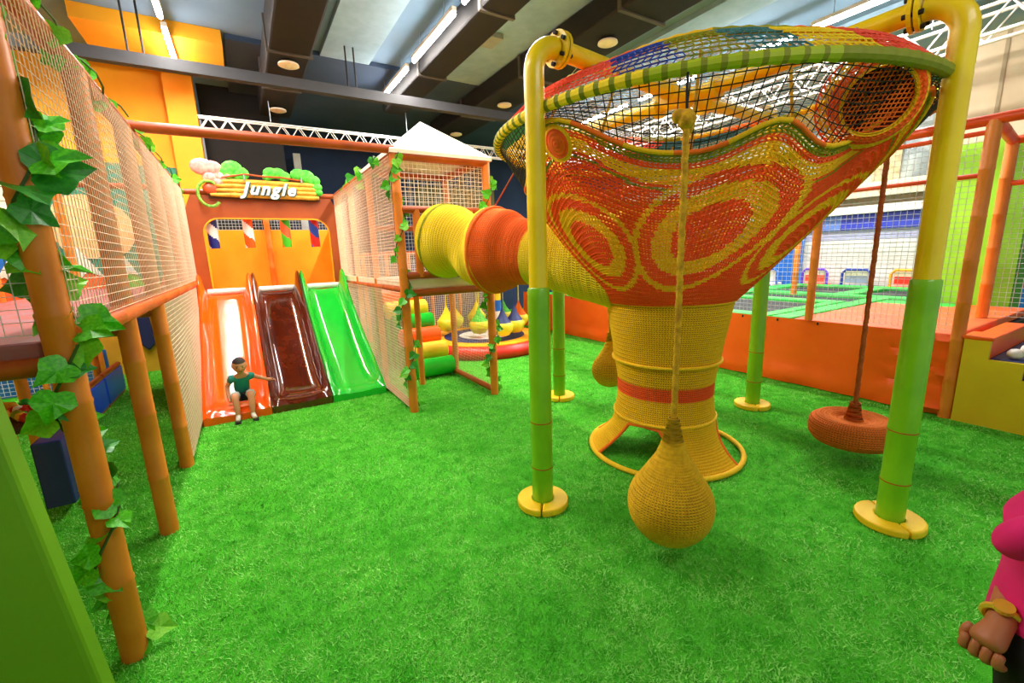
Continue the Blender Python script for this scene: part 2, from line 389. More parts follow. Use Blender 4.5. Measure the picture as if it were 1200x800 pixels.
def mount(xc, w, z0, z1, m, d):
    mo = flat([(xc-w, z0), (xc+w, z0), (xc, z1)], d, 'mountain', m)
    h = z1-z0; zs = z1-h*.42; ws = w*.42
    flat([(xc-ws, zs), (xc-ws*.5, zs+h*.06), (xc-ws*.15, zs-h*.03), (xc+ws*.3, zs+h*.07), (xc+ws, zs), (xc, z1)], d+.015, 'snow_cap', M_white, None, mo)
mount(-2.2, .62, 1.0, 2.15, M_omat, .08); mount(-1.66, .38, 1.15, 2.02, mat('mural_green', '#7ac84c', .7), .07)
mount(-2.95, .45, 1.2, 2.0, M_omat, .09); mount(-1.05, .3, 1.2, 2.0, M_omat, .08)
# dark coat-like hanging by the low wall and far fence
tag(MB().prism([(-1.72, 1.2), (-1.5, 1.2), (-1.46, .5), (-1.56, .38), (-1.66, .5)], 'y', 9.5, 9.6).build('hanging_coat', [mat('coat_navy', '#101c50', .8)], bevel=.02), 'dark navy garment hanging on the mustard wall under the walkway', 'coat')
fe = thing('net_fence', 'low blue backed net fence in front of the mustard wall at far left', 'fence', (-3, 8.9, 0))
MB().box((-4.2, 8.95, .0), (-2.0, 9.0, .55)).build('board', M_blue, fe)
for x in (-4.1, -3.4, -2.7, -2.05): post(fe, x, 8.85, 0, 1.35, .04)
net_panel((-4.2, 8.82, .05), (-2.05, 8.82, .05), (-2.05, 8.82, 1.3), (-4.2, 8.82, 1.3), .06, .003, 'net', M_netw, fe)
rail(fe, (-4.2, 8.85, 1.33), (-2.05, 8.85, 1.33), .035)
# basin of coloured balls at far left
bt = thing('ball_basin', 'yellow legged tray at the left edge filled with coloured balls', 'basin', (-1.5, 4.2, 0))
MB().box((-1.95, 4.0, .74), (-1.27, 4.6, .8)).build('tray', mat('tray_dark', '#5c2410', .6), bt, bevel=.02)
MB().box((-1.56, 4.05, 0), (-1.46, 4.15, .74)).build('leg', M_pad, bt, bevel=.01)
MB().box((-1.93, 4.4, 0), (-1.83, 4.5, .74)).build('leg', M_pad, bt, bevel=.01)
MB().box((-1.44, 4.2, .1), (-1.28, 4.55, .6)).build('side_panel', M_navy, bt, bevel=.01)
k = MB(); bc = [M_red, M_ogold, M_slg, M_kol, M_canv]
for i in range(46):
    k.ball((random.uniform(-1.92, -1.3), random.uniform(4.03, 4.5), .83+random.uniform(0, .03)), .034, 8, mi=random.randrange(5))
k.build('balls', bc, bt, smooth=True, kind='stuff')
# lime slanted board in the near left corner
lb = MB().prism([(-1.25, 0), (-.50, 0), (-.615, 1.5), (-.68, 2.0), (-1.25, 2.0)], 'y', 1.62, 1.72)
tag(lb.build('lime_board', M_limed, bevel=.015), 'plain lime green board with a slanted edge in the bottom left corner', 'board')

# ------------------------------------------------------------------ ivy
def leaf_mesh(m, seed):
    rnd = random.Random(seed)
    out = [(0, 0.05), (.2, -.04), (.42, .0), (.52, .2), (.6, .42), (.46, .6), (.3, .72), (.14, .94), (.0, 1.15), (-.14, .94), (-.3, .72), (-.46, .6), (-.6, .42), (-.52, .2), (-.42, .0), (-.2, -.04)]
    vs = [(x, y, .12*abs(x)*rnd.uniform(.6, 1.8)-.2*y*y*rnd.uniform(.4, 1)) for x, y in out]; c = len(vs); vs.append((0, .4, -.06))
    fs = [(c, i, (i+1) % len(out)) for i in range(len(out))]
    me = bpy.data.meshes.new('leaf'); me.from_pydata(vs, [], fs); me.materials.append(m); me.update(); return me
LEAVES = [leaf_mesh(M_leaf, 1), leaf_mesh(M_leafd, 2), leaf_mesh(M_leafl, 3), leaf_mesh(M_leaf, 4)]
def ivy(path, label, size, spacing, off=.07, weights=(3, 3, 1, 2), face=(0, 0, 0), jitter=1.0):
    path = [Vector(p) for p in path]; t = thing('ivy_garland', label, 'garland', path[0])
    stem = []; cum = 0; tot = sum((path[i+1]-path[i]).length for i in range(len(path)-1))
    N = max(6, int(tot/.09)); pts = []
    for i in range(N+1):
        d = tot*i/N; j = 0
        while j < len(path)-2 and d > (path[j+1]-path[j]).length: d -= (path[j+1]-path[j]).length; j += 1
        p = lerp(path[j], path[j+1], min(1, d/(path[j+1]-path[j]).length)); a = i*.75
        dd = (path[j+1]-path[j]).normalized(); u = dd.cross(V(0.3, .2, .93)).normalized() if abs(dd.z) < .9 else V(1, 0, 0); w = dd.cross(u)
        pts.append((p+(u*math.cos(a)+w*math.sin(a))*off, dd))
    MB().tube([p for p, _ in pts], .006, 5).build('stem', M_stem, t)
    n = int(tot/spacing)
    for i in range(n):
        f = (i+random.uniform(-.3, .3)*jitter)/n*N; j = min(N-1, max(0, int(f))); p = lerp(pts[j][0], pts[j+1][0], f-j if 0 <= f-j <= 1 else 0)
        o = bpy.data.objects.new('leaf', random.choices(LEAVES, weights)[0]); COL.objects.link(o); o.parent = t
        tocam = (V(0, 0, 1.8)+V(random.uniform(-2, 2), random.uniform(-2, 2), random.uniform(0, 3))-p).normalized()
        yax = V(random.uniform(-1, 1), random.uniform(-1, 1), random.uniform(-.9, .3)); yax = (yax-tocam*yax.dot(tocam)).normalized()
        xax = yax.cross(tocam); s = size*random.uniform(.7, 1.15)
        Mx = Matrix((xax*s, yax*s, tocam*s)).transposed().to_4x4(); Mx.translation = p-path[0]+tocam*.01
        o.matrix_local = Mx
    return t
ivy([(XL, 2.43, .05), (XL, 2.43, 1.5)], 'ivy garland winding around the lower half of the nearest left post', .115, .06)
ivy([(XL, 2.43, 1.5), (XL, 2.43, 2.88)], 'ivy garland with big leaves around the upper half of the nearest left post', .15, .042, weights=(3, 3, 3, 2))
ivy([(XL, 1.6, 2.93), (XL, 4.6, 2.93)], 'ivy garland hanging along the nearer length of the left top rail', .12, .16, weights=(2, 1, 3, 2))
ivy([(XL, 4.8, 2.93), (XL, 8.15, 2.93)], 'ivy garland along the farther length of the left top rail', .12, .2)

# ------------------------------------------------------------------ facade with the sign, rollers, booth room
fy = 8.15
fc = thing('slide_facade', 'brown arch panel standing above the three slides', 'panel', (.4, fy, 0))
XA, XB = XL+.05, 1.5
def rounded(x0, z0, x1, z1, r, n=6):
    pts = []
    for cx_, cz_, a0 in ((x1-r, z1-r, 0), (x0+r, z1-r, 90)):
        for i in range(n+1):
            a = math.radians(a0+90*i/n); pts.append((cx_+r*math.cos(a), cz_+r*math.sin(a)))
    return pts
hole = [(1.33, 1.36)]+rounded(-.43, 1.36, 1.33, 2.48, .22)+[(-.43, 1.36)]
outer = [(XB, 1.36), (XB, 2.82), (XA, 2.82), (XA, 1.36)]
k = MB(); t0, t1 = fy-.03, fy+.03
# left, right, top built as outline loops between arch and outer edge
H = hole; n = len(H)
def outp(p):
    x, z = p
    if z <= 2.26: return (XB if x > .4 else XA, z)
    return (XB if x > 1.3 else (XA if x < -.4 else XA+(x+.43)/1.76*(XB-XA)), 2.82 if True else z)
O = []
for i, p in enumerate(H):
    if i == 0: O.append((XB, 1.36))
    elif i == n-1: O.append((XA, 1.36))
    else:
        f = (i-1)/(n-3); # walk right-side corner to left-side corner
        if f < .12: O.append((XB, lerp(2.2, 2.82, f/.12)))
        elif f > .88: O.append((XA, lerp(2.82, 2.2, (f-.88)/.12)))
        else: O.append((lerp(XB, XA, (f-.12)/.76), 2.82))
vs = [(x, t0, z) for x, z in H]+[(x, t0, z) for x, z in O]+[(x, t1, z) for x, z in H]+[(x, t1, z) for x, z in O]
fs = []
for i in range(n-1):
    fs += [(i, i+1, n+i+1, n+i), (2*n+i, 3*n+i, 3*n+i+1, 2*n+i+1), (i, 2*n+i, 2*n+i+1, i+1), (n+i, n+i+1, 3*n+i+1, 3*n+i)]
k.add(vs, fs); k.build('arch_panel', M_brown, fc)
MB().tube([(x, fy-.035, z) for x, z in H], .012, 6).build('arch_edging', M_ogold, fc)
rail(fc, (XA, fy, 2.86), (XB, fy, 2.86), .04)
MB().tube([(-.5, 7.95, 1.39), (1.4, 7.95, 1.39)], .045, 10).build('white_roller', M_white, fc, smooth=True)
bh = thing('booth_room', 'golden padded room seen through the arch behind the slides', 'booth', (.4, 9.2, 0))
MB().box((-.62, 9.2, 1.3), (.44, 9.26, 2.38)).build('back_panel', M_ogold, bh, bevel=.01)
MB().box((.48, 9.2, 1.3), (1.5, 9.26, 2.38)).build('back_panel', M_ogold, bh, bevel=.01)
MB().box((-.66, 8.2, 1.3), (-.6, 9.2, 2.38)).build('side_panel', M_ogold, bh); MB().box((1.5, 8.2, 1.3), (1.56, 9.2, 2.38)).build('side_panel', M_ogold, bh)
MB().box((-.62, 8.0, 1.24), (1.5, 9.2, 1.34)).build('deck', M_omat, bh)
post(bh, .46, 9.14, 1.3, 2.85, .05, M_post); rail(bh, (-.62, 9.2, 2.86), (1.5, 9.2, 2.86), .035)
net_panel((-.62, 9.2, 2.38), (1.5, 9.2, 2.38), (1.5, 9.2, 2.85), (-.62, 9.2, 2.85), .05, .003, 'net', M_netw, bh)
# striped hanging rollers
def roller(x, ca, cb, label):
    t = thing('striped_roller', label, 'roller', (x, fy+.13, 2.52), 'striped rollers hanging in the arch')
    NS, NT = 22, 20; k = MB()
    def mi(i, kk): return 0 if ((kk/NT + i/NS*1.25) % 1.0) < .5 else 1
    k.tube([(0, 0, -.48*i/NS) for i in range(NS+1)], .072, NT, mif=mi)
    k.build('roller_body', [ca, cb], t, smooth=True, loc=(0,0,0))
    MB().tube([(0, 0, 0), (0, 0, .1)], .01, 6).build('strap', M_black, t, loc=(0,0,0))
roller(-.33, mat('stripe_navy', '#14207c', .4), M_white, 'navy and white striped roller hanging leftmost in the arch')
roller(.15, M_slo, M_white, 'orange red and white striped roller second from left in the arch')
roller(.68, mat('stripe_green', '#48c81c', .4), M_omat, 'green and orange striped roller third from left in the arch')
roller(1.12, M_red, mat('stripe_blue', '#2450c0', .4), 'red and blue striped roller hanging rightmost in the arch')
# sign
sg = thing('jungle_sign', 'bamboo log sign reading Jungle with bushes, mushroom and vine ring', 'sign', (.5, 8.02, 2.75))
for i in range(4):
    z = 2.815+i*.066; x0 = -.27+(.03 if i % 2 else 0)
    MB().tube([(x0, 8.03, z), (x0+.3, 8.03, z+.004), (1.15, 8.03, z-.004), (1.22-.04*(i % 2), 8.03, z)], [.025, .035, .035, .026], 10).build('log', mat('log_yellow', '#f4c444', .5, hex2='#d8962c', scale=9), sg, smooth=True)
MB().box((-.3, 8.06, 2.76), (1.24, 8.09, 3.07)).build('backing', mat('sign_back', '#5c3010', .7), sg)
cu = bpy.data.curves.new('letters', 'FONT'); cu.body = 'Jungle'; cu.size = .25; cu.extrude = .012; cu.bevel_depth = .003; cu.shear = .35; cu.offset = .006; cu.align_x = 'CENTER'; cu.space_character = 1.2
tmp = bpy.data.objects.new('tmp', cu); COL.objects.link(tmp); bpy.context.view_layer.update()
me = bpy.data.meshes.new_from_object(tmp.evaluated_get(bpy.context.evaluated_depsgraph_get())); bpy.data.objects.remove(tmp)
for nm, dx, dy, mm in (('lettering_shadow', .014, .012, mat('letter_shadow', '#2c4c40', .6)), ('lettering', 0, 0, mat('letter_white', '#e8fcff', .3))):
    m2 = me.copy(); m2.materials.clear(); m2.materials.append(mm)
    o = bpy.data.objects.new(nm, m2); COL.objects.link(o); o.parent = sg; o.rotation_euler = (PI/2, 0, 0); o.location = V(.5+dx, 7.975+dy, 2.83-dx*.6)-sg.location
def blob(cs, name, m, lab=None):
    k = MB()
    for (x, z, r) in cs: k.ball((x, 8.03, z), (r, .04, r*.8), 12)
    k.build(name, m, sg, smooth=True, label=lab)
M_bush = mat('bush_green', '#6ce040', .6, scale=22, hex2='#38b828')
blob([(.05, 3.2, .14), (-.02, 3.14, .12), (.14, 3.13, .13)], 'bush', M_bush)
blob([(.56, 3.16, .11), (.66, 3.16, .11), (.74, 3.12, .1), (.5, 3.1, .07)], 'bush', M_bush)
blob([(.95, 3.16, .12), (1.06, 3.14, .13), (1.16, 3.08, .11), (1.2, 2.98, .09), (1.22, 2.9, .07)], 'bush', M_bush)
blob([(-.32, 3.2, .15), (-.2, 3.19, .13)], 'mushroom_cap', mat('mush_pink', '#f08478', .5, hex2='#f4b8a8', scale=14))
blob([(-.24, 3.06, .1), (-.12, 3.08, .09), (-.16, 3.0, .08), (-.02, 3.1, .06)], 'mushroom_cluster', mat('mush_cream', '#f4d0c0', .5, hex2='#e88c7c', scale=18))
blob([(-.26, 2.9, .1)], 'red_fruit', mat('fruit_red', '#e45c30', .4))
MB().tube([(-.28+.14*math.cos(a), 8.0, 2.82+.18*math.sin(a)) for a in np.linspace(.9, 5.6, 16)], .022, 8).build('vine_ring', mat('vine_lime', '#9cd048', .5, hex2='#5c9c28', scale=25), sg, smooth=True)
MB().tube([(-.1, 8.0, 3.06), (.2, 8.0, 3.12), (.45, 8.0, 3.1), (.7, 8.0, 3.1), (1.0, 8.0, 3.06)], .014, 8).build('branch', M_rail, sg, smooth=True)
for x in (.19, .98): MB().tube([(x, 7.99, 3.11), (x, 7.985, 3.03)], .012, 6).build('hook', M_steel, sg)

# ------------------------------------------------------------------ slides
def slide(x0, x1, m, label):
    t = thing('slide', label, 'slide', ((x0+x1)/2, 5.8, 0)); w = x1-x0
    ys = np.linspace(5.78, 7.97, 34); vs = []
    for y in ys:
        f = (y-5.95)/(7.9-5.95); f = min(1, max(0, f))
        bz = .13+1.23*(f**1.25)*(1-.12*f)/.88 if f > 0 else .13
        bz = .13 + 1.23*(1-(1-f)**1.0)**1.3
        bz = bz + .05*math.sin(PI*f)*0
        wall = .03+.16*min(1, max(0, (y-5.8)/.45)) + (.12*max(0, (f-.8)/.2))
        if y < 5.86: bz = .13-.05*((5.86-y)/.08)**2; wall = .012
        base = 0 if y < 6.35 else max(0, bz-.2-(.3*0))
        if y > 7.9: bz -= .02
        e = .055
        prof = [(x0, base), (x0, bz+wall*.92), (x0+.012, bz+wall), (x0+e*.6, bz+wall+.012), (x0+e, bz+wall*.9), (x0+e*1.5, bz+wall*.35), (x0+e*2.3, bz+.012), (x0+w*.32, bz), (x0+w*.5, bz-.004)]
        prof += [(2*(x0+w/2)-a, b) for a, b in prof[-2::-1]]
        vs += [(a, y, b) for a, b in prof]; n = len(prof)
    fs = []
    for j in range(len(ys)-1):
        for i in range(n-1): fs.append((j*n+i, j*n+i+1, (j+1)*n+i+1, (j+1)*n+i))
        fs.append((j*n+n-1, j*n, (j+1)*n, (j+1)*n+n-1))
    fs += [tuple(range(n))[::-1], tuple(range((len(ys)-1)*n, len(ys)*n))]
    MB().add(vs, fs).build('chute', m, t, smooth=True)
    for xx in (x0+.03, x1-.03):
        MB().prism([(7.75, 1.40), (7.82, 1.55), (7.92, 1.62), (8.03, 1.58), (8.08, 1.4)], 'x', xx-.028, xx+.028).build('side_fin', m, t, bevel=.02)
    for a in (0,):
        MB().box((x0+.05, 7.3, 0), (x1-.05, 8.0, .62)).build('support_block', M_duct, t)
    return t
so = slide(-.61, .075, M_slo, 'glossy orange slide with a small boy sitting at its foot')
slide(.085, .765, M_slb, 'glossy dark brown slide between the orange and the green one')
slide(.775, 1.455, M_slg, 'glossy green slide beside the netted tower')

# ------------------------------------------------------------------ tower
tw = thing('net_tower', 'netted orange post tower with white pointed roof and side nets', 'play tower', (1.52, 4.82, 0))
TX, TY, TX2, TY2 = 1.52, 4.82, 2.62, 6.0
post(tw, TX, TY, 0, 2.9, .05); post(tw, TX2, TY, 0, 2.9, .05); post(tw, TX2+.03, TY2+.1, 0, 2.9, .045); post(tw, 2.0, 5.85, 0, 1.5, .04)
post(tw, TX, 5.97, 0, 2.88, .04); post(tw, TX, 7.06, 0, 2.88, .04); post(tw, TX, 8.12, 0, 2.88, .05)
for x in (1.72, 2.38): post(tw, x, TY, 1.58, 2.32, .045)
rail(tw, (TX, TY, 2.88), (TX2, TY, 2.88), .055, M_rail); rail(tw, (TX, TY, 2.32), (TX2, TY, 2.32), .04, M_rail)
rail(tw, (TX, TY, 1.6), (TX2, TY, 1.6), .042, M_brown); rail(tw, (TX, TY, 1.4), (TX2, TY, 1.4), .042, M_brown)
rail(tw, (TX, TY, 2.9), (TX, 8.12, 2.88), .05); rail(tw, (TX2, TY, 2.9), (TX2, TY2+.1, 2.9), .045); rail(tw, (TX, TY2, 2.9), (TX2, TY2+.1, 2.9), .045)
rail(tw, (TX, TY, .06), (TX, 6.0, .06), .04, M_brown); rail(tw, (TX2, TY, .06), (TX2, TY2+.1, .06), .04, M_brown)
rail(tw, (TX, TY, 1.45), (TX, 8.12, 1.42), .04)
rail(tw, (TX2, TY, 1.42), (TX2, TY2+.1, 1.42), .04)
rail(tw, (TX, TY2, 2.2), (TX2, TY2+.1, 2.2), .035)
MB().box((TX, TY+.02, 1.44), (TX2, TY2, 1.56)).build('deck', M_canv, tw, bevel=.02)
MB().box((TX-.02, TY, 1.44), (TX+.02, 8.1, 1.54)).build('deck_edge', M_canv, tw)
for a, b in ((TY, 5.97), (5.97, 7.06), (7.06, 8.12)):
    net_panel((TX-.06, a, 1.55), (TX-.06, b, 1.55), (TX-.06, b, 2.86), (TX-.06, a, 2.86), .036, .003, 'net', M_net, tw)
    net_panel((TX-.06, a, .08), (TX-.06, b, .08), (TX-.06, b, 1.42), (TX-.06, a, 1.42), .036, .0032, 'net', M_net, tw)
net_panel((TX, TY, 2.36), (TX2, TY, 2.36), (TX2, TY, 2.85), (TX, TY, 2.85), .05, .0035, 'net', M_canv, tw)
net_panel((TX, TY2, 1.6), (TX2, TY2+.1, 1.6), (TX2, TY2+.1, 2.85), (TX, TY2, 2.85), .05, .003, 'net', M_netw, tw)
net_panel((TX2, TY, .1), (TX2, TY2+.1, .1), (TX2, TY2+.1, 1.4), (TX2, TY, 1.4), .04, .0015, 'net', M_net, tw)
net_panel((TX2, TY, 1.6), (TX2, TY2+.1, 1.6), (TX2, TY2+.1, 2.85), (TX2, TY, 2.85), .045, .0022, 'net', M_net, tw)
ap = V(2.07, 5.42, 3.42); a_, b_, c_, d_ = V(1.46, 4.76, 2.93), V(2.68, 4.76, 2.93), V(2.68, 6.15, 2.93), V(1.46, 6.1, 2.93)
MB().add([a_, b_, c_, d_, ap, ap-V(0, 0, .04)]+[p-V(0, 0, .04) for p in (a_, b_, c_, d_)], [(0,1,4),(1,2,4),(2,3,4),(3,0,4),(6,7,5),(7,8,5),(8,9,5),(9,6,5),(0,6,7,1),(1,7,8,2),(2,8,9,3),(3,9,6,0)]).build('roof', M_canv, tw)
ivy([(TX, TY, .05), (TX, TY, 1.5)], 'ivy garland around the lower part of the tower front left post', .085, .055)
ivy([(TX, TY, 1.5), (TX, TY, 2.95)], 'ivy garland around the upper part of the tower front left post', .095, .07, weights=(4, 1, 3, 2))
ivy([(TX2, TY, .1), (TX2, TY, 1.5)], 'ivy garland around the lower part of the tower front right post', .08, .06, weights=(2, 4, 1, 2))
ivy([(TX2, TY, 1.9), (TX2, TY, 2.9)], 'ivy garland around the upper part of the tower front right post', .095, .08, weights=(4, 1, 3, 2))
ivy([(TX, 5.0, 2.93), (TX, 7.6, 2.93)], 'ivy garland on the side rail between the tower and the slides', .11, .2, weights=(3, 2, 2, 2))
cb = bamboo(MB(), (XL, 4.82, 2.92), (TX, 4.82, 2.93), .045, .9).build('cross_bar', M_rail, smooth=True)
tag(cb, 'long brown bar crossing overhead from the left walkway to the tower', 'bar')
# foam step rolls behind the tower
st = thing('roll_stairs', 'climbing stairs of green, orange and yellow foam rolls inside the tower', 'stairs', (2.1, 6.0, 0))
cs = [M_slg, M_pad, M_opad, M_slg, M_pad, M_opad, M_slg]
for i in range(7):
    y = 6.15+i*.26; z = .15+i*.2; x0, x1 = 2.03-.03*i, 2.62
    MB().tube([(x0, y, z), (x0+.02, y, z), (x1-.02, y, z), (x1, y, z)], [.12, .145, .145, .12], 16).build('foam_roll', cs[i], st, smooth=True)
    if i: MB().box((x0, y-.02, 0.0), (x1, y+.16, z-.02)).build('riser', M_slg, st)

# ------------------------------------------------------------------ far background behind the tower: padded purple fence, carousel
pf = thing('purple_fence', 'purple netted fence with orange posts behind the carousel', 'fence', (4.5, 9.6, 0))
MB().box((2.2, 9.75, 0), (5.1, 9.8, 1.7)).build('panel', M_fins['purple'], pf)
for x in (2.2, 2.7, 3.2, 3.7, 4.4): post(pf, x, 9.68, 0, 1.9, .045)
net_panel((2.2, 9.6, 0), (5.1, 9.6, 0), (5.1, 9.6, 1.9), (2.2, 9.6, 1.9), .05, .004, 'net', M_net, pf)
rail(pf, (2.2, 9.68, 1.9), (5.1, 9.68, 1.9), .04)
tag(MB().box((3.6, 9.9, 0), (5.6, 10.0, 3.4)).build('olive_panel', mat('olive_dark', '#4c4410', .8)), 'tall dark olive board standing behind the carousel and tunnel', 'board')
cr = thing('carousel', 'round carousel platform with red rim and striped centre pole', 'carousel', (3.95, 7.6, 0))
CX, CY = 3.95, 7.6
MB().lathe([(1.2, 0), (1.25, .06), (1.24, .16), (1.16, .22), (1.1, .22)], (CX, CY, 0), 40).build('red_rim', M_red, cr, smooth=True)
MB().lathe([(1.1, .2), (1.1, .235), (.78, .235)], (CX, CY, 0), 40).build('gold_deck', M_ogold, cr)
MB().lathe([(.8, .2), (.8, .242), (.5, .242)], (CX, CY, 0), 40).build('navy_ring', M_navy, cr)
MB().lathe([(.5, .2), (.5, .248), (.2, .248)], (CX, CY, 0), 30).build('white_ring', M_white, cr)
for i, m in enumerate([M_blue, M_white, M_blue, M_pad, M_blue, M_white, M_blue, M_pad]):
    MB().lathe([(.1, .24+i*.22), (.1, .46+i*.22)], (CX+.35, CY+.1, 0), 16).build('pole_band', m, cr)
MB().lathe([(.95, 2.0), (.7, 2.14), (.1, 2.2)], (CX+.1, CY, 0), 20).build('canopy', M_ogold, cr, smooth=True)
for i, (x, y) in enumerate([(3.35, 8.05), (3.62, 8.3), (3.72, 7.35), (3.95, 6.85), (4.3, 7.0), (4.78, 7.6), (4.75, 8.2), (4.2, 8.4)]):
    ba = ['yellow', 'yellow', 'green', 'blue', 'blue', 'orange', 'green', 'yellow'][i]
    mt = dict(yellow=M_kyl, green=M_bush, blue=M_navy, orange=M_ko)[ba]
    q = 1.22
    bw = MB().lathe([(.02, -.15*q), (.1*q, -.13*q), (.155*q, -.05*q), (.16*q, .03*q), (.13*q, .06*q)], n=16, mif=lambda i, k: 1 if i < 1 else 0).build('hanging_seat', [mat('seat_lime', '#e4e840', .4, hex2='#f4d020', scale=4), M_omat], cr, smooth=True, loc=(x-CX, y-CY, .5), label=ba+' topped round hanging seat')
    for o_ in (MB().lathe([(.13*q, .06*q), (.06*q, .16*q), (.02, .26*q), (.01, .3*q)], n=14).build('seat_cover', mt, smooth=True), MB().tube([(0, 0, .34), (0, 0, 1.55)], .013, 6).build('rope', M_kyl if ba != 'blue' else M_navy)): o_.parent = bw
MB().lathe([(1.0, 2.02), (1.02, 2.06), (1.0, 2.1)], (CX+.1, CY, 0), 20).build('hanging_hoop', M_ogold, cr, smooth=True)


# ------------------------------------------------------------------ yellow pipe frame
PP = dict(A=(1.65, 2.37), B=(3.38, .91), C=(3.2, 4.18), D=(4.77, 2.62)); CT = V(3.25, 2.52, 3.0)
pfm = thing('pipe_frame', 'four legged frame of yellow and green pipes holding the rope nest', 'frame', (3.25, 2.52, 0))
for kx, (x, y) in PP.items():
    d = (V(CT.x-x, CT.y-y, 0)).normalized(); zt = 3.04; R = .17
    pts = [V(x, y, 1.5), V(x, y, zt-R)]+[V(x, y, zt-R)+d*R*(1-math.cos(a))+V(0,0,R*math.sin(a)) for a in np.linspace(.2, PI/2, 7)]
    MB().tube(pts, .062, 20).build('corner_pipe', M_py, pfm, smooth=True)
    k = MB(); pz = [0, .28, .30, .31, .33, .62, .64, .65, .67, 1.5, 1.57, 1.58]
    rs = [.075, .075, .079, .079, .075, .075, .078, .078, .075, .074, .073, .065]
    k.tube([(x, y, z) for z in pz], rs, 20, mif=lambda i, kk: 1 if i in (2, 6) else 0); k.build('green_sleeve', [M_pg, M_seam], pfm, smooth=True)
    fl = V(x, y, zt)+d*(R+.01)
    for q in (0, .03):
        fo = MB().tube([fl+d*q, fl+d*(q+.02)], .105, 20).build('flange', M_py, pfm)
    u = d.cross(V(0,0,1))
    for i in range(6):
        a = i*PI/3+.4; c = fl+u*.085*math.cos(a)+V(0,0,.085*math.sin(a)); MB().tube([c-d*.02, c+d*.07], .014, 6).build('bolt', M_duct, fo, loc=(0, 0, 0))
    MB().tube([fl+d*.05, CT], .058, 18).build('top_pipe', M_py, pfm, smooth=True)
    fl2 = CT-d*.28
    MB().tube([fl2, fl2+d*.04], .09, 18).build('flange', M_py, pfm)
    # split foam base disc
    for s in (0, 1):
        a0 = .9+PI*s; arc = [(x+.185*math.cos(a), y+.185*math.sin(a)) for a in np.linspace(a0+.03, a0+PI-.03, 16)]
        inn = [(x+.077*math.cos(a), y+.077*math.sin(a)) for a in np.linspace(a0+PI-.06, a0+.06, 10)]
        MB().prism(arc+inn, 'z', .003, .055).build('base_pad', M_pad, pfm, bevel=.012)
MB().ball(tuple(CT), .09, 12).build('centre_joint', M_py, pfm, smooth=True)

# ------------------------------------------------------------------ rope nest
nest = thing('rope_nest', 'huge crocheted orange and yellow rope funnel nest hung inside the pipe frame', 'climbing net', (3.1, 2.5, 0))
def axis(s): return 3.09+.16*s, 2.5
def brad(s): return .53+1.02*s**.95
def bpt(th, s, off=0):
    x, y = axis(s); r = brad(s)+off; return V(x+r*math.cos(th), y+r*math.sin(th), 1.38+1.28*s)
def sedge(th):
    d = math.degrees(th)
    best = 0
    for c in (-175, -88, 4, 92):
        e = (d-c+180) % 360-180; wd = 9 if (c == -88 and e < 0) else 17; best = max(best, math.exp(-(e/wd)**2))
    best = max(best, .42*math.exp(-((d+122)/9)**2))
    return .735+.225*best
CLR = [M_kr, M_ky, M_ko, M_kol]
EYES = [(-179, .375, 22), (-130, .405, 28), (-84, .40, 19), (-45, .37, 22), (0, .37, 22), (45, .37, 22), (90, .37, 22), (135, .37, 20)]
def pattern(th, s):
    d = math.degrees(th); e = sedge(th); g = (e-s)
    best = 9
    for i, (c, sc, w) in enumerate(EYES):
        dd = (d-c+180) % 360-180
        # leaning ellipse
        lean = {0: -22, 1: 30, 2: 26}.get(i, 8)
        dd = dd - (s-sc)*lean
        q = math.hypot(dd/w, (s-sc)/(.31 if i == 1 else .28)); best = min(best, q)
    if best < .45: return 0 if best > .1 else 2
    if best < .70: return 1
    if best < .90: return 0
    if best < 1.0: return 1
    if s < .07: return 0
    if g < .035: return 3
    if g < .065: return 0
    if g < .12: return 1
    if g < .135: return 0
    if g < .15: return 3
    return 0
NT, NSV = 270, 62
vs = []; fs = []; ms = []
for j in range(NSV+1):
    for i in range(NT):
        th = 2*PI*(i+.5*(j % 2))/NT; th = (th+PI) % (2*PI)-PI
        e = sedge(th); s = e*j/NSV; vs.append(bpt(th, s, .006*math.sin(i*1.7)*0))
for j in range(NSV):
    for i in range(NT):
        th = 2*PI*(i+.5)/NT; th = (th+PI) % (2*PI)-PI; e = sedge(th); s = e*(j+.5)/NSV
        fs.append((j*NT+i, j*NT+(i+1) % NT, (j+1)*NT+(i+1) % NT, (j+1)*NT+i)); ms.append(pattern(th, s))
k = MB(); k.v = [tuple(v) for v in vs]; k.f = fs; k.m = ms
bowl = k.build('crochet_funnel', CLR, nest)
w = bowl.modifiers.new('w', 'WIREFRAME'); w.thickness = .0158; w.use_even_offset = False; w.use_replace = True
# upper edge cord, lower hem
ring_th = [2*PI*i/120 for i in range(120)]
MB().tube([bpt(th, sedge((th+PI) % (2*PI)-PI), .002) for th in ring_th], .014, 8, closed=True, mif=lambda i, kk: (i//4) % 2).build('upper_cord', [M_ko, M_ky], nest, smooth=True)
# rim ring with cord wraps
RR, RZ = 1.56, 2.68; RC = V(3.26, 2.5, RZ)
def rimc(i, kk):
    d = (i/330*360+180) % 360-180
    if i % 3 == 0: return 3
    if -150 < d < -118: return 1
    if -118 <= d < -60: return 2
    if -60 <= d < -20: return 4
    return 0
NRM = 330
MB().tube([RC+V(RR*math.cos(2*PI*i/NRM), RR*math.sin(2*PI*i/NRM), 0) for i in range(NRM)], [.034 if i % 3 else .038 for i in range(NRM)], 10, closed=True, mif=rimc).build('rim_ring', [M_kyl, mat('rim_lime', '#b4c818', .6), mat('rim_olive', '#8c9414', .6), mat('rim_cord', '#8a9014', .7), M_ko], nest)
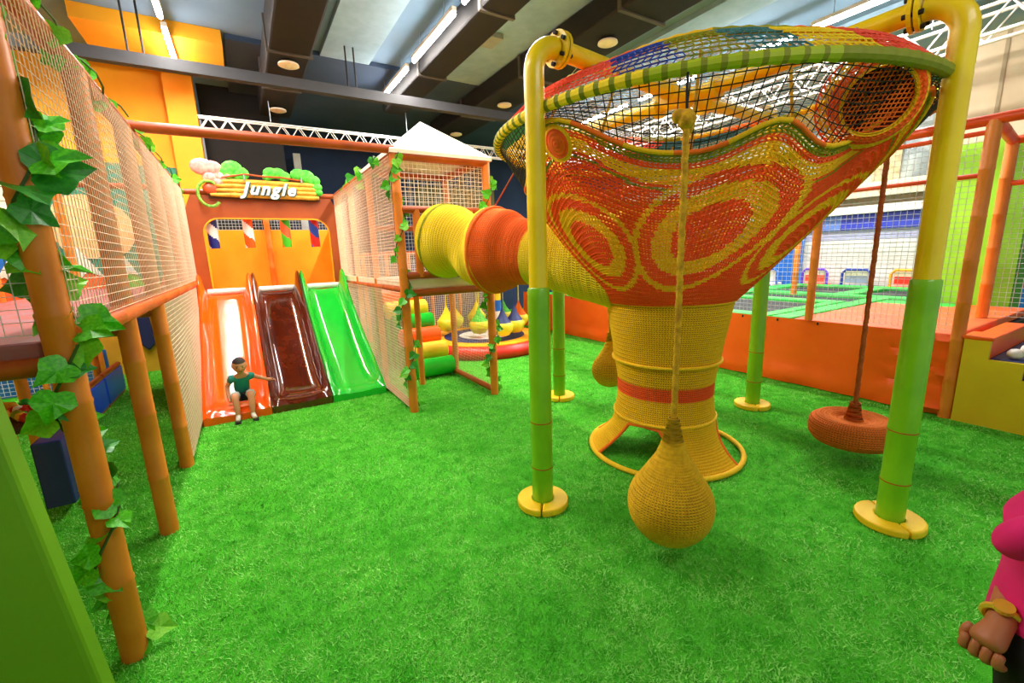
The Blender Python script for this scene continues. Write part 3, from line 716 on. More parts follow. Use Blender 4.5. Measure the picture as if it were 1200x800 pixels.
# black safety net between rim and funnel edge
k = MB(); NS_ = 190; rows = 8
def sn(th, f):
    e = bpt(th, sedge((th+PI) % (2*PI)-PI)); r = RC+V(RR*math.cos(th), RR*math.sin(th), 0); return lerp(e, r, f)
for i in range(NS_):
    th = 2*PI*i/NS_; k.tube([sn(th, 0), sn(th, 1)], .0032, 4, caps=False)
for j in range(1, rows):
    k.tube([sn(2*PI*i/120, j/rows) for i in range(120)], .0032, 4, closed=True)
k.build('safety_net', M_netd, nest)
# yellow hanger cords inside
for a in range(0, 360, 22):
    th = math.radians(a); p = bpt(th, sedge((th+PI) % (2*PI)-PI)-.01, -.03); q = RC+V((RR-.35)*math.cos(th), (RR-.35)*math.sin(th), .2)
    MB().tube([p, q], .009, 6).build('hanger_cord', M_rope_y, nest)
# crocheted canopy band above the rim
def dome(th, f):
    r = lerp(RR, 1.18, f)-.05*math.sin(PI*f)*0; z = RZ+.02+.25*math.sin(f*PI/2)
    return V(RC.x+r*math.cos(th), RC.y+r*math.sin(th), z+.012*math.sin(th*7))
DC = [M_kc, M_kb, M_kol, M_kt, M_kyl, M_kc, M_ko, M_kg, M_kp, M_ky]
def domec(d):
    for lim, c in ((-172, 0), (-163, 0), (-150, 1), (-139, 2), (-128, 3), (-113, 4), (-96, 5), (-80, 6), (-66, 7), (-50, 8), (-20, 6), (10, 4), (50, 3), (90, 0), (130, 4), (160, 7)):
        if d < lim: return c
    return 0
vs = []; fs = []; ms = []; nt_, nf = 230, 11
for j in range(nf+1):
    for i in range(nt_): vs.append(tuple(dome(2*PI*(i+.5*(j % 2))/nt_, j/nf)))
for j in range(nf):
    for i in range(nt_):
        d = ((i+.5)/nt_*360+180+(j-7)*.9) % 360-180
        fs.append((j*nt_+i, j*nt_+(i+1) % nt_, (j+1)*nt_+(i+1) % nt_, (j+1)*nt_+i)); ms.append(domec(d))
k = MB(); k.v, k.f, k.m = vs, fs, ms
dm = k.build('canopy_band', DC, nest); w = dm.modifiers.new('w', 'WIREFRAME'); w.thickness = .0088; w.use_even_offset = False
MB().tube([dome(2*PI*i/160, 1)+V(0, 0, .012) for i in range(160)], [.02+.006*(i % 2) for i in range(160)], 8, closed=True, mif=lambda i, kk: (i//9) % 3).build('canopy_cord', [M_ko, M_ky, M_kol], nest, smooth=True)
k = MB()
for i in range(-22, 23):
    o = i*.052; h = math.sqrt(max(0, 1.17**2-o*o))
    k.tube([RC+V(o, -h, .27), RC+V(o, 0, .36), RC+V(o, h, .27)], .003, 4, caps=False); k.tube([RC+V(-h, o, .27), RC+V(0, o, .36), RC+V(h, o, .27)], .003, 4, caps=False)
k.build('top_net', M_netw, nest)
# side opening with rust tunnel, rosette
def rosette(th, s, r, cols, name, lab):
    c = bpt(th, s, .012); n = V(math.cos(th), math.sin(th), -.55).normalized(); u = V(-math.sin(th), math.cos(th), 0); w_ = n.cross(u); k = MB(); N = 28
    rr = np.linspace(.0, r, 10); vs = [tuple(c+n*(.02*(1-q/r)+.003*(i % 2)) + (u*math.cos(a)+w_*math.sin(a))*q) for i, q in enumerate(rr) for a in np.linspace(0, 2*PI, N, endpoint=False)]
    fs = [(i*N+kk, i*N+(kk+1) % N, (i+1)*N+(kk+1) % N, (i+1)*N+kk) for i in range(9) for kk in range(N)]
    k.add(vs, fs); k.m = [cols[i] for i in range(9) for kk in range(N)]; return k.build(name, CLR, nest, label=lab)
rosette(math.radians(-174), .86, .12, [0, 2, 2, 2, 2, 0, 0, 1, 1], 'rosette', 'orange crocheted rosette')
th = math.radians(-101); c = bpt(th, .90, -.03); nrm = V(-.62, -.70, -.33).normalized(); u = V(-nrm.y, nrm.x, 0).normalized(); w_ = u.cross(nrm)
k = MB(); N = 44; rows_ = 7
vs = [tuple(c + nrm*(.015-.004*j*j*.4) + (u*math.cos(2*PI*(i+.5*(j % 2))/N)+w_*.95*math.sin(2*PI*(i+.5*(j % 2))/N))*(.165+.014*j)) for j in range(rows_+1) for i in range(N)]
fs = [(j*N+i, j*N+(i+1) % N, (j+1)*N+(i+1) % N, (j+1)*N+i) for j in range(rows_) for i in range(N)]
k.v, k.f, k.m = vs, fs, [(1, 2, 2, 0, 1, 1, 0)[j] for j in range(rows_) for i in range(N)]
hr = k.build('hole_ring', CLR, nest); w = hr.modifiers.new('w', 'WIREFRAME'); w.thickness = .014; w.use_even_offset = False
k = MB(); N = 36; rows_ = 10
vs = [tuple(c - nrm*(.0+.3*j/rows_) + (u*math.cos(2*PI*i/N)+w_*.95*math.sin(2*PI*i/N))*(.165-.04*j/rows_)) for j in range(rows_+1) for i in range(N)]
fs = [(j*N+i, j*N+(i+1) % N, (j+1)*N+(i+1) % N, (j+1)*N+i) for j in range(rows_) for i in range(N)]+[tuple(range(rows_*N, rows_*N+N))]
k.add(vs, fs).build('hole_sock', mat('knit_maroon', '#6c2c1c', .9, hex2='#4c1c18', scale=14), nest)
k = MB()
for i in range(-7, 8):
    o = i*.0215; h = math.sqrt(max(0.0001, .165**2-o*o)); k.tube([c+u*(o+.3*h)*1+w_*-h*.95, c+u*(o-.3*h)+w_*h*.95], .0035, 4, caps=False); k.tube([c+w_*o-u*h, c+w_*o+u*h], .0035, 4, caps=False)
k.build('hole_net', M_ko, nest)

# knitted solids: rows and columns of stitches as relief
M_lining = mat('lining_amber', '#b8820a', .9)
DARK = {'knit_orange': mat('lining_orange', '#dc4c08', .9), 'knit_red': mat('lining_red', '#b02c06', .9), 'knit_rust': mat('lining_rust', '#a04c10', .9), 'knit_lemon': mat('lining_lemon', '#d0a412', .9), 'knit_gold': mat('lining_gold', '#7c5c06', .9)}
def knit_rev(prof, n, rows, amp, c, name, mats, parent, th=.012):
    """prof: list of (r,z); resample to rows"""
    P = [Vector((a, b)) for a, b in prof]; L = [0]
    for i in range(1, len(P)): L.append(L[-1]+(P[i]-P[i-1]).length)
    def at(t):
        d = t*L[-1]
        for i in range(1, len(P)):
            if d <= L[i] or i == len(P)-1: return lerp(P[i-1], P[i], min(1, (d-L[i-1])/max(1e-6, L[i]-L[i-1])))
    vs = []; fs = []; ms = []
    for j in range(rows+1):
        p = at(j/rows)
        for i in range(n):
            a = 2*PI*(i+.5*(j % 2))/n; vs.append((c[0]+p.x*math.cos(a), c[1]+p.x*math.sin(a), c[2]+p.y))
    for j in range(rows):
        for i in range(n):
            fs.append((j*n+i, j*n+(i+1) % n, (j+1)*n+(i+1) % n, (j+1)*n+i))
    return stitched(vs, fs, name, mats, parent, th)
def stitched(vs, fs, name, m, parent, th=.014):
    dk_ = DARK.get(m.name) or M_lining
    k = MB(); k.v, k.f, k.m = vs, fs, [0]*len(fs)
    o = k.build(name, [dk_, m], parent, smooth=True)
    w = o.modifiers.new('w', 'WIREFRAME'); w.thickness = th; w.use_even_offset = False; w.use_replace = False; w.material_offset = 1
    return o
SC = (3.1, 2.5, 0)
knit_rev([(.52, 1.385), (.49, 1.2), (.455, 1.0), (.44, .86)], 150, 30, .006, SC, 'upper_sleeve', M_ky, nest)
knit_rev([(.455, .875), (.43, .84), (.415, .74), (.405, .68)], 140, 10, .006, SC, 'middle_sleeve', M_ky, nest)
knit_rev([(.408, .685), (.402, .57)], 140, 7, .005, SC, 'red_band', M_kr, nest)
knit_rev([(.402, .57), (.41, .46), (.43, .36)], 140, 12, .006, SC, 'lower_sleeve', M_ky, nest)
MB().tube([V(*SC)+V(.455*math.cos(a), .455*math.sin(a), .87) for a in np.linspace(0, 2*PI, 60, endpoint=False)], .012, 6, closed=True).build('hem_cord', M_ky, nest, smooth=True)
MB().tube([V(*SC)+V(.53*math.cos(a), .53*math.sin(a), 1.385) for a in np.linspace(0, 2*PI, 60, endpoint=False)], .016, 6, closed=True).build('hem_cord', M_ky, nest, smooth=True)
MB().tube([V(*SC)+V(.435*math.cos(a), .435*math.sin(a), .365) for a in np.linspace(0, 2*PI, 60, endpoint=False)], .012, 6, closed=True).build('hem_cord', M_ky, nest, smooth=True)
BR = .66; BC = V(3.12, 2.5, .025)
MB().tube([BC+V(BR*math.cos(a), BR*math.sin(a), 0) for a in np.linspace(0, 2*PI, 72, endpoint=False)], .022, 8, closed=True).build('base_ring', M_ky, nest, smooth=True)
# four skirt legs with arches between: half width of leg in degrees by height
LEGS = [257, 137, 17]
def legw(f):   # f 0 at floor, 1 at hem
    return 60 if f > .9 else 25+17*(f/.9)**1.6
def skirt_r(f): return .43+.225*(1-f)**2.1
lm = MB(); edges = []
for li, c in enumerate(LEGS):
    vs = []; fs = []; R2, C2 = 20, 46; eL = []; eR = []
    for j in range(R2+1):
        f = j/R2; hw = legw(f); r0 = skirt_r(f); z = .03+.335*f
        for i in range(C2+1):
            a = math.radians(c-hw+2*hw*i/C2); r = r0
            p = (3.12*(1-f)+3.1*f+r*math.cos(a), 2.5+r*math.sin(a), z); vs.append(p)
            if i == 0: eL.append(p)
            if i == C2: eR.append(p)
    n = C2+1
    for j in range(R2):
        for i in range(C2): fs.append((j*n+i, j*n+i+1, (j+1)*n+i+1, (j+1)*n+i))
    stitched(vs, fs, 'skirt_leg', M_ky, nest, .012)
    edges.append((eL, eR))
for e in edges:
    for p in e: MB().tube(p, .015, 6).build('arch_trim', M_ko, nest, smooth=True)

# ------------------------------------------------------------------ crawl tunnel
tn = thing('crawl_tunnel', 'crocheted tunnel of yellow and orange sleeves from the tower to the rope nest', 'tunnel', (2.05, 4.6, 1.9))
def sleeve(pts, rs, n, rows, m, name, amp=.005):
    pts = [Vector(p) for p in pts]; L = len(pts)-1
    def at(t):
        x = t*L; i = min(L-1, int(x)); f = x-i
        p0 = pts[max(0, i-1)]; p1 = pts[i]; p2 = pts[i+1]; p3 = pts[min(L, i+2)]
        c = .5*((2*p1)+(p2-p0)*f+(2*p0-5*p1+4*p2-p3)*f*f+(3*p1-p0-3*p2+p3)*f**3)
        f2 = f*f*(3-2*f); return c, lerp(rs[i], rs[i+1], f2)
    vs = []; fs = []
    for j in range(rows+1):
        c, r = at(j/rows); c2, _ = at(min(1, j/rows+.01)); c1, _ = at(max(0, j/rows-.01)); t = (c2-c1).normalized()
        a_ = V(0,0,1); a_ = (a_-t*a_.dot(t)).normalized(); b_ = t.cross(a_)
        for i in range(n):
            q = 2*PI*(i+.5*(j % 2))/n; vs.append(c+(a_*math.cos(q)+b_*math.sin(q))*r)
    for j in range(rows):
        for i in range(n): fs.append((j*n+i, j*n+(i+1) % n, (j+1)*n+(i+1) % n, (j+1)*n+i))
    stitched([tuple(v) for v in vs], fs, name, m, tn, .013)
def hoop(c, nrm, r, m, th_=.02):
    c = Vector(c); t = Vector(nrm).normalized(); a_ = (V(0,0,1)-t*t.z).normalized(); b_ = t.cross(a_)
    MB().tube([c+(a_*math.cos(q)+b_*math.sin(q))*r for q in np.linspace(0, 2*PI, 40, endpoint=False)], th_, 8, closed=True).build('hoop', m, tn, smooth=True)
T0 = V(2.03, 4.74, 1.97); T1 = V(2.28, 4.05, 1.84); T2 = V(2.5, 3.45, 1.78); T3 = V(2.68, 3.05, 1.74)
sleeve([T0, V(2.06, 4.6, 1.97), V(2.13, 4.38, 1.93), V(2.22, 4.2, 1.84), T1], [.41, .38, .31, .37, .44], 130, 40, M_kyl, 'yellow_sleeve')
sleeve([T1, V(2.33, 3.9, 1.84), V(2.4, 3.72, 1.82), T2], [.44, .40, .32, .28], 130, 34, M_ko, 'orange_sleeve')
sleeve([T2-(T3-T2)*.3, T2, lerp(T2, T3, .5), T3, T3+(T3-T2)*.8], [.29, .30, .33, .37, .42], 110, 34, M_kyl, 'end_sleeve')
hoop(T0, (T1-T0), .405, M_kol, .014); hoop(T1, (T2-T1), .435, M_ko, .02)
tr = MB().tube([T1+V(0, 0, .43), T1+V(.25, -.3, .98)], .008, 6).build('support_rope', M_rope_o, tn)

# ------------------------------------------------------------------ hanging balls and tyre
def rope_ball(x, y, zc, r, ztop, n, rows, label):
    t = thing('rope_ball', label, 'swing ball', (x, y, zc), 'yellow crocheted swing balls')
    prof = [(.012, -r)]
    for i in range(1, 17):
        a = PI*i/22; prof.append((r*math.sin(a), -r*math.cos(a)))
    prof += [(r*.55, r*.98), (r*.36, r*1.28), (r*.24, r*1.6), (r*.15, r*1.95), (r*.1, r*2.25)]
    k_ = knit_rev(prof, n, rows, .007, (0, 0, 0), 'knitted_ball', mat('knit_gold', '#f0c010', .85, scale=40, hex2='#dcac0c'), t, th=.0135)
    k_.location = (0, 0, 0)
    rope_pts = []; top = ztop-zc
    N = 110
    for i in range(N+1):
        rope_pts.append((.0015*math.sin(i*1.1), .0015*math.cos(i*1.1), lerp(r*2.2, top, i/N)))
    MB().tube(rope_pts, [.016+.002*(i % 2) for i in range(N+1)], 8).build('rope', M_rope_y, t, smooth=True, loc=(0,0,0))
    kk = MB(); kk.ball((0, 0, top), (.045, .045, .05), 12); kk.ball((.04, .02, top-.02), (.03, .03, .04), 10); kk.ball((-.02, .03, top+.02), (.04, .035, .035), 10)
    kk.build('knot', M_rope_y, t, smooth=True, loc=(0,0,0))
    MB().tube([(0, 0, top+.03), (0.02, 0.02, top+.13), (.06, .05, top+.25)], .007, 6).build('strap', M_black, t, loc=(0,0,0))
rope_ball(1.95, 1.50, .345, .235, 2.42, 76, 62, 'big yellow crocheted ball hanging nearest, in front of the funnel foot')
rope_ball(3.55, 3.66, .42, .2, 2.42, 60, 40, 'yellow crocheted ball half hidden behind the funnel foot')
ty = thing('tyre_swing', 'rust orange crocheted tyre shaped seat hanging by a rope', 'swing seat', (4.13, 1.43, .3))
prof = [(.02, -.11), (.18, -.12), (.26, -.105), (.295, -.06), (.3, .0), (.29, .06), (.24, .095), (.15, .085), (.1, .055), (.06, .07), (.045, .12), (.03, .22)]
o = knit_rev(prof, 96, 44, .006, (0, 0, 0), 'knitted_seat', M_kdo, ty, th=.0125); o.location = (0, 0, 0)
N = 100
MB().tube([(.0015*math.sin(i*1.1), .0015*math.cos(i*1.1), lerp(.2, 2.16, i/N)) for i in range(N+1)], [.017+.002*(i % 2) for i in range(N+1)], 8).build('rope', M_rope_o, ty, smooth=True, loc=(0,0,0))
MB().ball((0, 0, 2.16), (.04, .04, .05), 10).build('knot', M_rope_o, ty, smooth=True, loc=(0,0,0))

# ------------------------------------------------------------------ trampoline park on the right
dk = thing('trampoline_deck', 'raised trampoline deck with orange padded front wall and green pads', 'trampoline', (6, 1.3, 0))
# quilted orange front cloth with soft wrinkles
vs = []; fs = []; nu, nv = 90, 12
for j in range(nv+1):
    for i in range(nu+1):
        y = lerp(1.34, 9.3, (i/nu)**1.3); f = j/nv; wr = (.012*math.sin(y*9+f*2)+.03*math.exp(-((f-.12)/.12)**2)*(1+.5*math.sin(y*5))+ (.02*math.sin(f*30+y*4) if y < 1.9 else 0))
        vs.append((6.0-wr, y, lerp(.01, .86, f)))
for j in range(nv):
    for i in range(nu): fs.append((j*(nu+1)+i, j*(nu+1)+i+1, (j+1)*(nu+1)+i+1, (j+1)*(nu+1)+i))
MB().add(vs, fs).build('front_cloth', M_opad, dk, smooth=True)
MB().box((6.03, 1.3, 0), (6.1, 9.3, .8)).build('front_board', M_opad, dk)
for i in range(16): MB().ball((5.985, 1.6+i*.48, .83), (.008, .014, .02), 6).build('hook', M_black, dk)
MB().box((6.12, 1.28, .0), (8.95, 9.3, .76)).box((8.95, 2.45, 0), (11.6, 9.3, .76)).build('deck_body', M_bed, dk)
def pads(x0, x1, y0, y1, m, name, th_=.1, z=.77): MB().box((x0, y0, z), (x1, y1, z+th_)).build(name, m, dk, bevel=.02)
pads(6.02, 8.9, 1.32, 2.86, M_omat, 'orange_mat', .095)
for x0, x1, y0, y1 in [(6.02, 9.3, 2.9, 3.15), (6.02, 6.3, 3.2, 5.2), (8.1, 8.4, 3.2, 5.2), (6.02, 11.6, 5.25, 5.6), (8.45, 8.9, 1.95, 2.85), (9.32, 9.6, 2.5, 5.2), (9.65, 11.2, 2.5, 2.7), (9.65, 11.2, 3.6, 3.9), (11.25, 11.6, 2.5, 5.2), (6.02, 6.3, 5.65, 9.2), (8.1, 8.4, 5.65, 9.2), (6.35, 11.6, 7.5, 7.8), (6.32, 8.05, 3.2, 3.38)]:
    pads(x0, x1, y0, y1, M_gpad, 'green_pad', .1)
for x0, x1, y0, y1 in [(6.35, 8.05, 3.42, 5.2), (8.45, 9.25, 3.2, 5.2), (9.65, 11.2, 2.75, 3.55), (9.65, 11.2, 3.95, 5.2), (6.35, 8.05, 5.65, 7.45), (8.45, 11.2, 5.65, 7.45)]:
    pads(x0, x1, y0, y1, M_bed, 'jump_bed', .02, .8)
rf = thing('deck_fence', 'tall netted fence of orange posts and rails on the trampoline deck', 'fence', (6, 1.3, 0))
post(rf, 6.0, 1.31, 0, 2.85, .055); post(rf, 5.99, 2.67, .87, 2.8, .045); post(rf, 7.5, 1.47, .87, 2.85, .055); post(rf, 8.9, 4.27, .87, 2.85, .05); post(rf, 6.0, 5.4, .87, 2.85, .045); post(rf, 6.0, 7.6, .87, 2.85, .045)
rail(rf, (6, .3, 2.86), (6, 8.0, 2.86), .05, M_railr); rail(rf, (6.02, 1.31, 2.76), (6.02, 8.0, 2.76), .022, M_railr); rail(rf, (6.02, 1.31, 2.38), (6.02, 8, 2.38), .022, M_railr)
rail(rf, (6, 1.31, 2.86), (7.5, 1.47, 2.86), .05, M_railr); rail(rf, (7.5, .4, 2.86), (7.5, 1.47, 2.86), .045, M_railr); rail(rf, (7.5, .4, 2.4), (7.5, 1.47, 2.4), .03, M_railr)
for a, b in ((1.31, 2.67), (2.67, 5.4), (5.4, 8.0)):
    net_panel((6.03, a, .9), (6.03, b, .9), (6.03, b, 2.74), (6.03, a, 2.74), .055, .003, 'net', M_netw, rf)
net_panel((7.5, .4, .9), (7.5, 1.47, .9), (7.5, 1.47, 2.84), (7.5, .4, 2.84), .055, .003, 'net', M_netw, rf)
# stepped soft block
sb = thing('step_block', 'yellow sided soft steps with orange and blue treads by the deck corner', 'steps', (6, .8, 0))
MB().prism([(1.25, 0), (1.25, .84), (1.07, .84), (1.07, .66), (.84, .66), (.84, .5), (.6, .5), (.6, .3), (.3, .3), (.3, 0)], 'x', 5.95, 6.0).build('side_panel', mat('block_yellow', '#e8c818', .6, hex2='#dcb810', scale=2), sb)
MB().box((6.0, 1.07, 0), (7.4, 1.25, .85)).build('tread', M_opad, sb, bevel=.015); MB().box((5.95, 1.05, .84), (6.3, 1.27, .875)).build('top_pad', M_opad, sb, bevel=.01)
MB().box((6.0, .84, 0), (7.4, 1.07, .67)).build('tread', M_navy, sb, bevel=.015); MB().box((6.0, .6, 0), (7.4, .84, .51)).build('tread', M_black, sb, bevel=.015); MB().box((6.0, .3, 0), (7.4, .6, .3)).build('tread', M_navy, sb, bevel=.015)
k = MB(); k.ball((6.2, .85, .76), (.12, .07, .06), 12); k.ball((6.12, .93, .72), (.07, .06, .05), 10)
tag(k.build('white_cloth', M_white, smooth=True), 'crumpled white cloth lying on the blue soft step at the right edge', 'cloth')
# big lime column, cream upper part
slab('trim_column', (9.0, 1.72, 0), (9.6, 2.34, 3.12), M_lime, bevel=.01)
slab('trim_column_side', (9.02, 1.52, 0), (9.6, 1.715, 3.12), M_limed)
slab('trim_column_top', (9.0, 1.35, 3.125), (9.6, 2.34, 4.5), M_cream)
slab('trim_column_edge', (8.98, 1.33, 3.13), (9.3, 1.6, 4.45), M_white)
slab('trim_column_groove', (8.985, 1.95, 3.13), (9.0, 1.99, 4.5), mat('groove', '#b8a484', .7))
# far hall wall: shutters, blue band, fascia, stone and glass above
sh = thing('roller_shutter', 'wide white roller shutter wall behind the trampolines', 'shutter', (12.4, 3.6, 0))
for i in range(22):
    MB().box((12.35, 2.2, .35+i*.095), (12.39, 7.6, .35+i*.095+.085)).build('slat', M_white if i < 16 else mat('slat_lilac', '#b8b8d8', .6), sh)
struct(MB().box((12.2, 1.3, 2.45), (12.55, 9.6, 2.62)).build('trim_fascia', M_white)); struct(MB().box((12.1, 1.3, 2.8), (12.55, 9.6, 3.1)).build('trim_fascia', M_cream))
struct(MB().box((12.3, 1.3, 2.1), (12.5, 5.0, 2.45)).build('trim_blue_band', mat('sign_blue', '#2c3cb8', .5)))
struct(MB().box((12.3, 5.0, 2.1), (12.5, 9.6, 2.45)).build('trim_blue_band', mat('sign_blue2', '#5c7cc8', .5)))
tag(MB().box((12.2, 5.75, .3), (12.3, 7.0, 2.1)).build('blue_door', M_blue, bevel=.01), 'blue door with a small window left of the white shutter', 'door')
tag(MB().box((11.2, 1.2, .3), (11.3, 1.95, 2.1)).build('blue_partition', M_blue, bevel=.01), 'blue partition panel at the right edge beyond the deck fence', 'partition')
tag(MB().box((11.2, -1.5, .3), (11.3, 1.15, 2.1)).build('blue_partition', M_blue, bevel=.01), 'blue partition beyond the soft steps at the right edge', 'partition')
wu = thing('upper_window_wall', 'upper wall of pale stone piers and dark glass above the shutter', 'wall', (12.5, 4, 3.1))
for i in range(9):
    y = 1.2+i*.95
    MB().box((12.42, y, 3.12), (12.58, y+.5, 4.6)).build('stone_pier', mat('stone', '#c8b488', .8, hex2='#a08c64', scale=7), wu)
    MB().box((12.48, y+.5, 3.12), (12.56, y+.95, 4.6)).build('glass', mat('glass_dark', '#5c6868', .2, hex2='#a8b0a8', scale=2), wu)
# arcade kiddie machines
def machine(y, m1, m2, label, x=11.95):
    t = thing('arcade_machine', label, 'game machine', (x, y, .3), 'arcade machines along the shutter')
    MB().box((-.2, -.26, -.3), (.2, .26, .55)).build('cabinet', m2, t, bevel=.03, loc=(0,0,0))
    MB().tube([(-.1, -.27, .5), (-.1, -.27, .82), (-.1, -.2, .9), (-.1, .2, .9), (-.1, .27, .82), (-.1, .27, .5)], .03, 8).build('arch_frame', m1, t, smooth=True, loc=(0,0,0))
    MB().box((-.06, -.24, .58), (.02, .24, .86)).build('screen', M_canv, t, loc=(0,0,0))
    MB().box((-.08, -.21, .6), (-.06, .21, .76)).build('picture', m2, t, loc=(0,0,0))
    MB().box((-.38, -.18, .3), (-.2, .18, .52)).build('control_box', m1, t, bevel=.03, loc=(0,0,0))
machine(5.25, mat('mach_violet', '#6c3cd8', .4), M_kc, 'violet framed arcade machine with pink front beside an orange post')
machine(4.4, mat('mach_blue', '#2840a0', .4), mat('mach_grey', '#a0a8c0', .5), 'navy framed arcade machine with white front in the middle of the shutter')
machine(3.5, M_ogold, M_red, 'red and yellow arcade machine near the big yellow post')
machine(6.4, M_blue, M_white, 'small blue and white arcade machine before the blue door')

# ------------------------------------------------------------------ skinned figures
def skin_body(name, verts, edges, radii, m, parent, sub=2, root=0):
    me = bpy.data.meshes.new(name); me.from_pydata([tuple(v) for v in verts], edges, []); me.update()
    o = bpy.data.objects.new(name, me); COL.objects.link(o); me.materials.append(m)
    s = o.modifiers.new('s', 'SKIN'); s.use_smooth_shade = True
    for i, r in enumerate(radii):
        d = me.skin_vertices[0].data[i]; rr = r if hasattr(r, '__len__') else (r, r); d.radius = rr; d.use_root = (i == root)
    u = o.modifiers.new('u', 'SUBSURF'); u.levels = sub; u.render_levels = sub
    dg = bpy.context.evaluated_depsgraph_get(); bpy.context.view_layer.update(); dg.update()
    me2 = bpy.data.meshes.new_from_object(o.evaluated_get(dg)); bpy.data.objects.remove(o)
    me2.materials.clear(); me2.materials.append(m)
    me2.polygons.foreach_set('use_smooth', [True]*len(me2.polygons))
    o = bpy.data.objects.new(name, me2); COL.objects.link(o); o.parent = parent; o.location = -parent.location
    return o
# boy on the orange slide: sits at the foot, feet on the turf, facing the hall
bx, by = -.20, 5.98
boy = thing('person', 'small boy in teal shirt and dark shorts sitting at the foot of the orange slide', 'person', (bx, by, 0))
P = [V(bx, by+.02, .24), V(bx, by-.0, .33), V(bx+.01, by-.03, .43), V(bx+.01, by-.05, .5), V(bx+.015, by-.07, .56),  # 0-4 pelvis..neck
     V(bx-.06, by-.0, .24), V(bx-.075, by-.19, .30), V(bx-.07, by-.24, .14), V(bx-.07, by-.255, .06), V(bx-.08, by-.33, .03),   # 5-9 left leg (viewer left)
     V(bx+.06, by-.0, .24), V(bx+.085, by-.19, .30), V(bx+.08, by-.24, .14), V(bx+.075, by-.255, .06), V(bx+.10, by-.33, .03),   # 10-14
     V(bx-.085, by-.03, .475), V(bx-.15, by+.0, .37), V(bx-.14, by-.08, .26), V(bx-.13, by-.12, .21),   # 15-18 arm l
     V(bx+.105, by-.03, .485), V(bx+.19, by-.02, .44), V(bx+.285, by-.03, .40), V(bx+.33, by-.04, .395)]   # 19-22
E = [(0,1),(1,2),(2,3),(3,4),(0,5),(5,6),(6,7),(7,8),(8,9),(0,10),(10,11),(11,12),(12,13),(13,14),(3,15),(15,16),(16,17),(17,18),(3,19),(19,20),(20,21),(21,22)]
Rr = [(.062,.05),(.06,.045),(.062,.045),(.045,.035),.028, .05,.042,.034,.022,.02, .05,.042,.034,.022,.02, .032,.026,.021,.018, .032,.026,.021,.018]
skin_body('body', P, E, Rr, M_skin, boy)
# clothing shells
skin_body('shirt', [P[0]+V(0,0,.05), P[1], P[2], P[3]+V(0,0,.005), P[15], lerp(P[15], P[16], .55), P[19], lerp(P[19], P[20], .5)], [(0,1),(1,2),(2,3),(3,4),(4,5),(3,6),(6,7)], [(.088,.076),(.09,.074),(.096,.076),(.088,.07),.05,.04,.05,.04], M_shirt, boy)
skin_body('shorts', [P[0]+V(0,0,.0), P[5], lerp(P[5], P[6], .8), P[10], lerp(P[10], P[11], .8), P[0]+V(0,0,.05)], [(0,1),(1,2),(0,3),(3,4),(0,5)], [(.095,.085),.07,.066,.07,.066,(.092,.078)], M_short, boy)
skin_body('short_cuff', [lerp(P[5], P[6], .72), lerp(P[5], P[6], .98)], [(0,1)], [.066, .062], M_shortg, boy, 1); skin_body('short_cuff', [lerp(P[10], P[11], .72), lerp(P[10], P[11], .98)], [(0,1)], [.066, .062], M_shortg, boy, 1)
for a in (7, 12): skin_body('sock', [lerp(P[a], P[a+1], .5), P[a+1], P[a+2]], [(0,1),(1,2)], [.027, .029, .026], M_sock, boy, 1)
for a in (9, 14): MB().box((P[a].x-.03, P[a].y-.02, .0), (P[a].x+.03, P[a].y+.1, .016)).build('sole', M_black, boy, bevel=.006)
def fingers(pts_dirs, r, m, parent, nm='finger'):
    for base, d1, d2, L in pts_dirs:
        skin_body(nm, [base, base+d1*L*.45, base+d1*L*.45+d2*L*.35, base+d1*L*.45+d2*L*.35+(d1*.3+d2*.7).normalized()*0+d2*L*.2], [(0,1),(1,2),(2,3)], [r, r*.95, r*.85, r*.7], m, parent, 1)
fingers([(P[22]+V(.005, -.012+i*.009, .0), V(1, -.2, -.1).normalized(), V(.4, -.2, -.9).normalized(), .035) for i in range(4)]+[(P[22]+V(-.01, -.015, 0), V(.5, -.8, 0), V(.8, -.3, -.3), .03)], .0052, M_skin, boy)
fingers([(P[18]+V(-.012+i*.008, -.008, -.005), V(0, -.6, -.8).normalized(), V(0, -.3, -1).normalized(), .035) for i in range(4)]+[(P[18]+V(.014, .0, 0), V(.8, -.4, -.3), V(.3, -.3, -.8), .03)], .0052, M_skin, boy)
HC = V(bx+.012, by-.12, .635)
